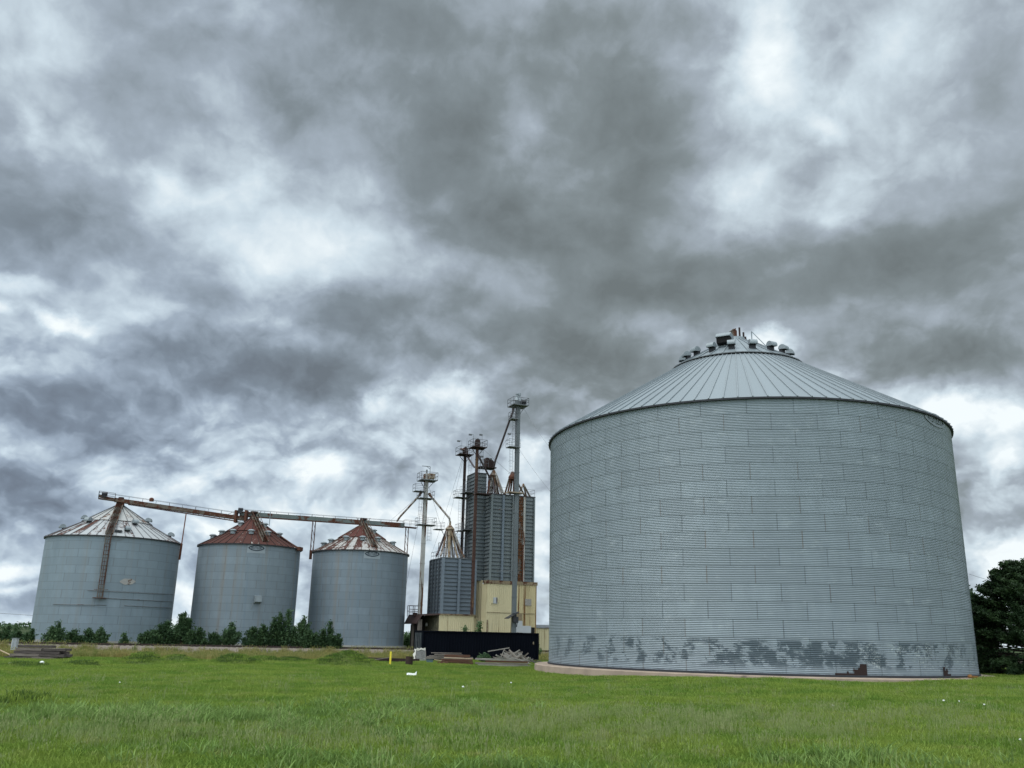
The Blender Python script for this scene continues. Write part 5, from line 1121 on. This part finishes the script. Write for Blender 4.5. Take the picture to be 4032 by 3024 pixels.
def cedar(label, px, Y, rad, toppy, seed):
    q = W(px, 2600, Y); X = q.x; z0 = hz(X, Y); hgt = zat(X, Y, toppy) - z0; rg = np.random.default_rng(seed)
    t = thing('cedar_tree', (X, Y, z0), label, 'tree')
    mb = MB(); mb.tube([(X, Y, z0 - .2), (X + .1, Y, z0 + hgt * .5), (X, Y, z0 + hgt * .95)], .28, 9, .05); tk = mb.build('trunk', 'bark', t)
    P = []; S = []
    mb = MB(); nb = 210
    for i in range(nb):
        zf = (i + .5) / nb; z = z0 + hgt * (.0 + .97 * zf); L = rad * (1.04 - zf ** 1.5 * .92) * rg.uniform(.72, 1.1); a = i * 2.39996 + rg.uniform(-.3, .3)
        d = np.array([math.cos(a), math.sin(a), 0]); rise = rg.uniform(.05, .35) if zf > .18 else rg.uniform(-.12, .1)
        p0 = np.array([X, Y, z]); p1 = p0 + d * L * .6 + np.array([0, 0, L * rise * .3]); p2 = p0 + d * L + np.array([0, 0, L * rise])
        mb.tube([p0, p1, p2], .045, 4, .012)
        n = int(150 + 90 * L); tt = rg.uniform(.25, 1, n) ** .7
        c = ((1 - tt) ** 2)[:, None] * p0 + (2 * tt * (1 - tt))[:, None] * p1 + (tt ** 2)[:, None] * p2
        k = rg.integers(0, 16, n); off = rg.normal(size=(16, 3)) * np.array([.5, .5, .28]); off -= np.outer(off @ d, d) * .4
        P.append(c + off[k] * (1.12 - tt * .75)[:, None] * rg.uniform(.1, 1, (n, 1)) + rg.normal(size=(n, 3)) * .05)
    P = np.concatenate(P); Vv, F = leaves(P, .10, rg, .2, 2.6); link('crown', npmesh('crown', Vv, F), 'cedar', t); mb.build('limb', 'bark', tk)
cedar('big dark cedar tree filling the right edge beside the big bin', 4060, 66.0, 6.2, 2205, 3)
t = bush('dark broadleaf tree peeking between the big bin and the cedar', 3835, 84, 170, 2318, 'leaf_dark', 'tree', 2.6, None, 'broadleaf_tree', 'tree', .2, .17)
# far tree line on the horizon
for i in range(46):
    pass
P = []
for x in np.arange(-420, 420, 1.6):
    hgt = 3.2 + 1.6 * math.sin(x * .05) + 1.2 * math.sin(x * .19 + 1) ; n = 30
    P.append(np.stack([x + rng.normal(0, 1.6, n), 640 + rng.normal(0, 4, n), rng.uniform(0, 1, n) ** .7 * max(1.5, hgt) * rng.uniform(.75, 1.1, n)], -1))
Vv, F = leaves(np.concatenate(P), .9, rng); tag(link('distant_trees', npmesh('distant_trees', Vv, F), 'leaf_mid'), 'low dark line of distant trees along the horizon', 'trees', None, 'stuff')

# ------------------------------------------------------------------ grass
def blade_clump(name, n, rad, h0, h1, w, lean, seed, seedhead=0.0):
    rg = np.random.default_rng(seed); Vv = []; F = []
    for i in range(n):
        r = rad * math.sqrt(rg.uniform()); a = rg.uniform(0, 2 * PI); b = np.array([r * math.cos(a), r * math.sin(a), -.02]); h = rg.uniform(h0, h1)
        d = rg.uniform(0, 2 * PI); ld = np.array([math.cos(d), math.sin(d), 0]) * h * rg.uniform(.1, lean); s = np.array([-math.sin(d), math.cos(d), 0]) * w * rg.uniform(.6, 1.3) * .5
        if rg.uniform() < .5: s = np.array([s[1], -s[0], 0])
        o = len(Vv); m = b + ld * .35 + np.array([0, 0, h * .6]); t = b + ld + np.array([0, 0, h * rg.uniform(.85, 1)])
        Vv += [b - s, b + s, m + s * .85, m - s * .85, t + s * .25, t - s * .25]; F += [(o, o + 1, o + 2, o + 3), (o + 3, o + 2, o + 4, o + 5)]
        if rg.uniform() < seedhead:
            o = len(Vv); k = np.array([0, 0, h * .22]); s2 = np.array([w * 1.1, 0, 0]); Vv += [t - s2 * .3, t + s2 * .3, t + k * .5 + s2, t + k * .5 - s2, t + k + s2 * .2, t + k - s2 * .2]; F += [(o, o + 1, o + 2, o + 3), (o + 3, o + 2, o + 4, o + 5)]
    return npmesh(name, np.array(Vv), np.array(F))
def grassmat(name, tones, pale, patchy=.55, scale=.25):
    m, T, b = newmat(name); g = T.n('NewGeometry'); oi = T.n('ObjectInfo')
    pos = g.outputs['Position']; n1 = T.noise(pos, scale, 4, .6); n2 = T.noise(T.mapping(pos, loc=(31, 7, 0)), scale * 3.3, 4, .6)
    col = T.mix(oi.outputs['Random'], tones[0], tones[1])
    col = T.mix(T.maprange(n1, .42, .58), col, tones[2])
    col = T.mix(T.math('MULTIPLY', T.maprange(n2, patchy, patchy + .14), .75), col, pale)
    col = T.mix(T.math('MULTIPLY', g.outputs['Random Per Island'], .45), col, tuple(x * .6 for x in tones[1]))
    T.put(b.inputs['Base Color'], col); b.inputs['Roughness'].default_value = .6; b.inputs['Specular IOR Level'].default_value = .15
    tr = T.n('BsdfTranslucent'); T.put(tr.inputs[0], col); ms = T.n('MixShader'); ms.inputs[0].default_value = .3
    T.nt.links.new(b.outputs[0], ms.inputs[1]); T.nt.links.new(tr.outputs[0], ms.inputs[2]); out = [x for x in T.nt.nodes if x.type == 'OUTPUT_MATERIAL'][0]; T.nt.links.new(ms.outputs[0], out.inputs[0]); return m
M['lawn'] = grassmat('mown_lawn_grass', ((.192, .29, .045), (.112, .215, .034), (.232, .315, .056)), (.31, .315, .12), .55)
M['weed'] = grassmat('broad_leaved_weed_grass', ((.18, .285, .075), (.135, .23, .055), (.205, .31, .09)), (.22, .31, .10), .7)
M['seed'] = grassmat('pale_seeding_grass', ((.27, .33, .13), (.22, .295, .10), (.30, .34, .155)), (.37, .36, .20), .57, .5)
M['moundg'] = grassmat('rough_mound_grass', ((.075, .135, .03), (.06, .11, .026), (.09, .15, .035)), (.13, .14, .06), .6, .5)
M['tallg'] = grassmat('long_yellowing_grass', ((.25, .255, .075), (.15, .20, .055), (.32, .28, .105)), (.42, .34, .18), .54, .5)
def scatter(name, label, cat, me_list, m, X, Y, D, smin, smax, seed, zoff=0.0):
    """emitter sheet (X, Y grids) with a density attribute; geometry nodes scatter the clumps on it"""
    me = gridmesh(name, np.stack([X, Y, height(X, Y) + zoff], -1)); at = me.attributes.new('dens', 'FLOAT', 'POINT'); at.data.foreach_set('value', np.maximum(D, 0).astype(np.float32).ravel())
    o = link(name, me, m); tag(o, label, cat, None, 'stuff')
    col = bpy.data.collections.new(name + '_clumps')
    for k, q in enumerate(me_list):
        q.materials.append(M[m]); c = bpy.data.objects.new('clump', q); col.objects.link(c)
    ng = bpy.data.node_groups.new(name, 'GeometryNodeTree'); ng.interface.new_socket('Geometry', in_out='INPUT', socket_type='NodeSocketGeometry'); ng.interface.new_socket('Geometry', in_out='OUTPUT', socket_type='NodeSocketGeometry')
    N = ng.nodes; Lk = ng.links.new; gi = N.new('NodeGroupInput'); go = N.new('NodeGroupOutput')
    na = N.new('GeometryNodeInputNamedAttribute'); na.data_type = 'FLOAT'; na.inputs[0].default_value = 'dens'
    ds = N.new('GeometryNodeDistributePointsOnFaces'); ds.inputs['Seed'].default_value = seed; Lk(gi.outputs[0], ds.inputs['Mesh']); Lk(na.outputs[0], ds.inputs['Density'])
    ci = N.new('GeometryNodeCollectionInfo'); ci.inputs['Collection'].default_value = col; ci.inputs['Separate Children'].default_value = True; ci.inputs['Reset Children'].default_value = True
    ip = N.new('GeometryNodeInstanceOnPoints'); ip.inputs['Pick Instance'].default_value = True; Lk(ds.outputs['Points'], ip.inputs['Points']); Lk(ci.outputs[0], ip.inputs['Instance'])
    rv = N.new('FunctionNodeRandomValue'); rv.data_type = 'FLOAT_VECTOR'; rv.inputs[0].default_value = (0, 0, 0); rv.inputs[1].default_value = (0, 0, 6.283); Lk(rv.outputs[0], ip.inputs['Rotation'])
    rs = N.new('FunctionNodeRandomValue'); rs.data_type = 'FLOAT'; rs.inputs[2].default_value = smin; rs.inputs[3].default_value = smax; Lk(rs.outputs[1], ip.inputs['Scale'])
    Lk(ip.outputs[0], go.inputs[0]); md = o.modifiers.new('scatter', 'NODES'); md.node_group = ng; return o
def pnoise(X, Y, s, seed):
    rg = np.random.default_rng(seed); z = 0 * X
    for k in range(7):
        a = rg.uniform(0, PI); f = s * rg.uniform(.6, 2.2); z = z + np.sin((X * math.cos(a) + Y * math.sin(a)) * f + rg.uniform(0, 6.28))
    return z / 2.6
def blob(X, Y, px, py, sx, sy): q = G(px, py); return np.exp(-(((X - q.x) / sx) ** 2 + ((Y - q.y) / sy) ** 2))
def keepout(X, Y):
    k = (np.hypot(X - SILO[0], Y - SILO[1]) > SILO[2] + 1.05).astype(float)
    a = (X - k0.x) * U.x + (Y - k0.y) * U.y; b = (X - k0.x) * V_.x + (Y - k0.y) * V_.y
    return k * (1 - ((a > -.1) & (a < CL + .1) & (b > -.1) & (b < CW_ + .1)))
# distance past the lawn edge (positive = long grass towards the track)
gx_ = np.arange(-62, 58, .4); gy_ = np.arange(14, 100, .4); X, Y = np.meshgrid(gx_, gy_)
fr = np.abs(X) < Y * .64 + 3
D = fr * keepout(X, Y) * (past(X, Y) < -.2 + .5 * pnoise(X, Y, .9, 3)) * np.interp(Y, [14, 25, 40, 60, 95], [26, 20, 12, 7, 4.5]) * np.clip(.85 + .4 * pnoise(X, Y, 1.1, 33), .25, 1.4) * (1 - .95 * blob(X, Y, 1139, 2806, .9, .8))
scatter('lawn_grass', 'short green mown grass of the lawn', 'grass', [blade_clump('clump', 95, .42, .04, .125, .015, .9, 50 + i) for i in range(8)], 'lawn', X, Y, D, .7, 1.5, 1)
Md = sum(np.exp(-(((X - mx) / sx) ** 2 + ((Y - my) / sy) ** 2) * 1.1) for mx, my, sx, sy, h in MOUNDS)
scatter('mound_grass', 'darker rough grass covering the low mounds at the lawn edge', 'grass', [blade_clump('clump', 70, .34, .06, .19, .02, .9, 70 + i) for i in range(5)], 'moundg', X, Y, 9 * (Md > .3) * Md, .7, 1.3, 7)
# broad-leaved weeds: belt in the left foreground and scattered patches
Wd = np.clip(blob(X, Y, 560, 2835, 3.2, 2.2) * 1.3 + blob(X, Y, 120, 2850, 3.0, 1.6) + blob(X, Y, 1000, 2850, 3, 1.5) * .8 + blob(X, Y, 1300, 2880, 3, 1.5) * .8 + blob(X, Y, 1650, 2800, 2.5, 2.2) * .7 + blob(X, Y, 1550, 3020, 4, 1) * .5 + blob(X, Y, 3280, 3020, 2.0, .8) * 1.2 + blob(X, Y, 1980, 2830, 1, 1) * .5, 0, 1.2)
Wd = Wd * np.clip(pnoise(X, Y, 1.3, 5) * .5 + .55, 0, 1) * fr * (Y < 60)
scatter('weed_grass', 'brighter broad-bladed weed grass tufts on the near lawn', 'weeds', [blade_clump('clump', 30, .22, .12, .34, .028, 1.2, 80 + i) for i in range(6)], 'weed', X, Y, Wd * 13, .6, 1.35, 2)
Sd = np.clip(blob(X, Y, 2600, 2870, 5.0, 3.2) * 1.6 + blob(X, Y, 3100, 2840, 5, 2) * .7 + blob(X, Y, 3700, 2830, 4, 1.5) * .6 + blob(X, Y, 150, 2920, 5, 1.6) * 1.0 + blob(X, Y, 800, 2910, 5, 1.6) * .9 + blob(X, Y, 2000, 2880, 3, 2.0) * .5 + blob(X, Y, 1450, 2960, 3, 1.0) * .4 + .06, 0, 1.2)
Sd = Sd * np.clip(pnoise(X, Y, 1.7, 9) * .5 + .6, 0, 1) * fr * (Y < 46) * keepout(X, Y)
scatter('seeding_grass', 'thin pale seed-headed grass standing in the near lawn', 'grass', [blade_clump('clump', 16, .28, .14, .36, .009, .4, 110 + i, .8) for i in range(6)], 'seed', X, Y, Sd * 11, .7, 1.2, 3)
gx_ = np.arange(-85, 40, .6); gy_ = np.arange(58, 128, .6); X, Y = np.meshgrid(gx_, gy_)
ofs = (X - R0.x) * V_.x + (Y - R0.y) * V_.y
Td = (past(X, Y) > 1.0) * (1 - (np.abs(X - base.x) < 2.6) * (np.abs(Y - base.y) < 2.4)) * keepout(X, Y) * ((ofs < -2.9) * 6.0 + ((ofs > 3.3) & (ofs < 9)) * 3.0 + ((ofs >= -2.9) & (ofs < -1.9)) * .7) * (np.abs(X) < Y * .64 + 3)
Td = Td * np.clip(.65 + .6 * pnoise(X, Y, .9, 21), .12, 1.7)
scatter('long_grass', 'long yellowing grass between the lawn and the railway', 'grass', [blade_clump('clump', 42, .34, .2, .62, .024, .6, 140 + i, .35) for i in range(8)], 'tallg', X, Y, Td, .45, 1.35, 4)

# ------------------------------------------------------------------ sky and light
w = bpy.data.worlds.new('World'); sc.world = w; w.use_nodes = True; w.node_tree.nodes.clear(); T = NT(w.node_tree)
SUN_EL, SUN_AZ = math.radians(56), math.radians(-118)      # azimuth clockwise from the view direction: left and behind the camera
sky = T.n('TexSky', sky_type='NISHITA'); sky.sun_disc = False; sky.sun_elevation = SUN_EL; sky.sun_rotation = SUN_AZ; sky.air_density = 1.3; sky.dust_density = 2.0
dirv = T.coord('Generated'); s = T.sep(dirv)
az = T.math('ARCTAN2', s[0], s[1]); el = T.math('ARCSINE', s[2])
ae = T.comb(az, el, 0)
den = T.math('ADD', T.math('MAXIMUM', s[2], 0.0), .16)
pv = T.comb(T.math('DIVIDE', s[0], den), T.math('DIVIDE', s[1], den), 0.0)
warp = T.vmath('SUBTRACT', T.noise(pv, 1.1, 2.5, .5, out=1), (.5, .5, .5))
wsc = T.n('VectorMath', operation='SCALE'); T.put(wsc.inputs[0], warp); wsc.inputs['Scale'].default_value = .16
elf = T.maprange(el, .2, .6, 0.0, 1.0)
wsc2 = T.n('VectorMath', operation='SCALE'); T.put(wsc2.inputs[0], wsc.outputs[0]); T.put(wsc2.inputs['Scale'], elf)
wf = T.vmath('SUBTRACT', T.noise(T.mapping(ae, (1, 1.25, 1)), 5.0, 9, .58, out=1), (.5, .5, .5)); wsc3 = T.n('VectorMath', operation='SCALE'); T.put(wsc3.inputs[0], wf); wsc3.inputs['Scale'].default_value = .13
aew = T.vmath('ADD', T.vmath('ADD', ae, wsc2.outputs[0]), wsc3.outputs[0])
def aedir(x, y):
    d = ray(x * 4032 / 2212, y * 4032 / 2212); return math.atan2(d.x, d.y), math.asin(d.z)
BL = [  # x, y, rx, ry (2212-wide view), rotation, weight
 (860, 60, 560, 250, .1, -.42), (1010, 330, 430, 260, .5, -.40), (1280, 520, 480, 240, .2, -.40), (1650, 590, 430, 190, .1, -.34), (2030, 540, 340, 220, 0, -.36), (2160, 330, 200, 320, 0, -.20), (2010, 790, 380, 110, .1, -.36), (1300, 180, 330, 260, .3, -.30), (1480, 60, 200, 120, 0, -.2),
 (140, 480, 240, 150, 0, -.32), (610, 800, 330, 130, .1, -.48), (330, 830, 280, 130, 0, -.34), (130, 900, 230, 110, 0, -.30), (720, 660, 220, 110, .2, -.30), (360, 300, 170, 70, .2, -.12), (1000, 700, 430, 150, .1, -.42), (1250, 760, 260, 120, 0, -.2), (640, 210, 150, 120, .3, -.18), (380, 610, 200, 80, 0, -.14), (80, 1085, 230, 60, .05, -.24), (300, 1000, 330, 50, .03, -.25), (1350, 770, 260, 120, 0, -.30), (1400, 320, 280, 210, .2, -.28), (1130, 480, 300, 200, 0, -.16), (1960, 730, 420, 130, .1, -.28), (1430, 640, 300, 130, 0, -.18), (1130, 640, 200, 110, 0, -.1), (860, 1000, 110, 60, 0, -.16), (560, 1040, 160, 30, 0, -.15), (1140, 870, 160, 50, .2, -.16),
 (600, 470, 300, 190, .2, .24), (520, 560, 170, 120, 0, .10), (330, 350, 90, 130, .3, .26), (540, 220, 140, 80, .4, .18), (170, 680, 110, 40, .12, .50), (14, 655, 60, 40, 0, .4), (70, 130, 190, 230, 0, .15), (40, 590, 130, 44, 0, .28), (60, 300, 60, 50, .4, .25),
 (1130, 260, 110, 80, .2, .20), (1170, 430, 60, 40, 0, .10), (1690, 150, 180, 230, -.4, .52), (1775, 300, 70, 60, .6, .25), (1800, 430, 120, 90, 0, .22), (1640, 400, 170, 100, .3, .26), (1900, 60, 160, 120, 0, .15), (1660, 720, 110, 44, .2, .55), (1850, 780, 130, 32, .15, .30),
 (980, 840, 170, 60, -.2, .40), (800, 880, 110, 60, -.5, .55), (700, 960, 150, 50, .05, .25), (670, 1020, 110, 40, 0, .40), (900, 930, 230, 80, 0, .28), (1140, 980, 120, 130, 0, .35), (960, 1120, 170, 70, 0, .30), (1160, 1200, 60, 130, 0, .40),
 (2120, 900, 100, 70, 0, .50), (2170, 1000, 70, 50, 0, .15), (2150, 1160, 110, 70, 0, .50), (2160, 1060, 60, 40, 0, .25),
 (40, 1215, 100, 40, 0, .55), (60, 1265, 130, 26, 0, .42), (400, 1180, 60, 50, 0, .45), (400, 1290, 50, 60, 0, .4), (655, 1230, 50, 50, 0, .40), (650, 1320, 60, 30, 0, .4), (30, 1330, 140, 30, 0, .15), (500, 1130, 100, 30, 0, .25)]
acc = None
for (x, y, rx, ry, ro, wt) in BL:
    a, e = aedir(x, y); sc_ = 4032 / 2212 / F_PX
    mp = T.mapping(aew, (rx * sc_ * .92, ry * sc_ * .92, 1), (a, e, 0), (0, 0, -ro), 'TEXTURE')
    gr = T.n('TexGradient', gradient_type='SPHERICAL'); T.put(gr.inputs[0], mp)
    acc = T.math('ADD', T.maprange(gr.outputs['Fac'], 0, 1, 0, wt * (.85 if wt > 0 else .97), True), acc if acc is not None else .55)
acc = T.math('ADD', acc, T.math('MULTIPLY', T.maprange(el, .30, .05, 0, .07, True), T.maprange(az, -.35, -.1, .7, 1, True)))
n1 = T.noise(pv, 1.3, 7, .52)
aes = T.vmath('ADD', ae, wsc2.outputs[0])
def puff(off, sc, det, rough, st=(1, 1.25, 1)): return T.noise(T.mapping(T.vmath('ADD', aes, off) if off != (0, 0, 0) else aes, st, (3, 1, 0)), sc, det, rough, 0)
p1, p1u = puff((0, 0, 0), 5.0, 7, .5), puff((-.018, .034, 0), 5.0, 7, .5)
wv2 = T.vmath('SUBTRACT', T.noise(T.mapping(ae, (1, 1.3, 1), (5, 2, 0)), 9.0, 6, .55, out=1), (.5, .5, .5))
wsc4 = T.n('VectorMath', operation='SCALE'); T.put(wsc4.inputs[0], wv2); wsc4.inputs['Scale'].default_value = .075
av = T.vmath('ADD', ae, wsc4.outputs[0])
def billow(off, sc):
    x = T.n('TexVoronoi', feature='SMOOTH_F1', voronoi_dimensions='2D'); x.normalize = True
    T.put(x.inputs['Vector'], T.mapping(T.vmath('ADD', av, off) if off != (0, 0, 0) else av, (1, 1.35, 1), (2, 7, 0)))
    x.inputs['Scale'].default_value = sc; x.inputs['Detail'].default_value = 3.0; x.inputs['Roughness'].default_value = .5; x.inputs['Lacunarity'].default_value = 2.3; x.inputs['Smoothness'].default_value = .6
    return T.math('SUBTRACT', 1.0, x.outputs['Distance'])
p2, p2u = billow((0, 0, 0), 11.0), billow((-.006, .016, 0), 11.0)
low = T.maprange(el, .42, .12, .30, 1.0, True)
tone = T.math('ADD', acc, T.math('MULTIPLY', T.math('SUBTRACT', n1, .5), T.maprange(el, .05, .6, .10, .30)))
tone = T.math('ADD', tone, T.math('MULTIPLY', T.math('SUBTRACT', T.maprange(p1, .32, .68, 0, 1, True), .5), .24))
tone = T.math('ADD', tone, T.math('MULTIPLY', T.math('SUBTRACT', p1, p1u), T.maprange(el, .55, .10, .35, .90)))
tone = T.math('ADD', tone, T.math('MULTIPLY', T.math('SUBTRACT', p2, .62), T.math('MULTIPLY', low, .40)))
tone = T.math('ADD', tone, T.math('MULTIPLY', T.math('SUBTRACT', p2, p2u), T.math('MULTIPLY', low, 1.1)))
# away from the photographed side the cloud deck is plain, and brighter towards the hidden sun
up_ = T.maprange(s[2], .62, .9, 0, .5, True); back = T.maprange(s[1], .2, -.5, 0, .25, True)
tone = T.math('ADD', tone, T.math('ADD', up_, back))
c_n = T.ramp(tone, [(0.0, (.146, .172, .180)), (.26, (.208, .246, .264)), (.50, (.335, .390, .445)), (.74, (.56, .655, .72)), (1.0, (.82, .885, .91))])
c_b = T.ramp(tone, [(0.0, (.135, .165, .212)), (.26, (.19, .238, .305)), (.50, (.32, .395, .49)), (.74, (.56, .665, .75)), (1.0, (.84, .90, .92))])
bl = T.math('MULTIPLY', T.maprange(az, .15, -.45, 0, 1, True), T.maprange(el, .55, .15, .3, 1, True))
ccol = T.mix(bl, c_n, c_b)
gain = T.math('ADD', 1.0, T.math('ADD', T.maprange(s[2], .6, .95, 0, .9, True), T.maprange(s[1], .1, -.6, 0, .7, True)))
bg1 = T.n('Background'); T.put(bg1.inputs[0], sky.outputs[0]); bg1.inputs[1].default_value = .09
bg2 = T.n('Background'); T.put(bg2.inputs[0], ccol); T.put(bg2.inputs[1], gain)
thin = T.math('MULTIPLY', T.maprange(T.noise(T.mapping(aew, (1, 2.6, 1), (9, 4, 0)), 6, 5, .6), .56, .70), T.maprange(el, .02, .20, .22, 0.0, True))
mx = T.n('MixShader'); T.put(mx.inputs[0], T.math('SUBTRACT', 1.0, thin)); T.nt.links.new(bg1.outputs[0], mx.inputs[1]); T.nt.links.new(bg2.outputs[0], mx.inputs[2])
ow = T.n('OutputWorld'); T.nt.links.new(mx.outputs[0], ow.inputs[0])
w.cycles.sampling_method = 'MANUAL'; w.cycles.sample_map_resolution = 512
sun = bpy.data.lights.new('sun', 'SUN'); sun.energy = 1.5; sun.angle = math.radians(35); sun.color = (1.0, .96, .9)
so = bpy.data.objects.new('sun', sun); COL.objects.link(so)
sd = Vector((math.sin(SUN_AZ) * math.cos(SUN_EL), math.cos(SUN_AZ) * math.cos(SUN_EL), math.sin(SUN_EL)))
so.rotation_euler = sd.to_track_quat('Z', 'Y').to_euler(); so.location = (-60, -40, 60)

sc.view_settings.view_transform = 'Standard'; sc.view_settings.look = 'None'; sc.view_settings.exposure = 0.15; sc.view_settings.gamma = 1
sc.cycles.max_bounces = 6; sc.cycles.use_denoising = True
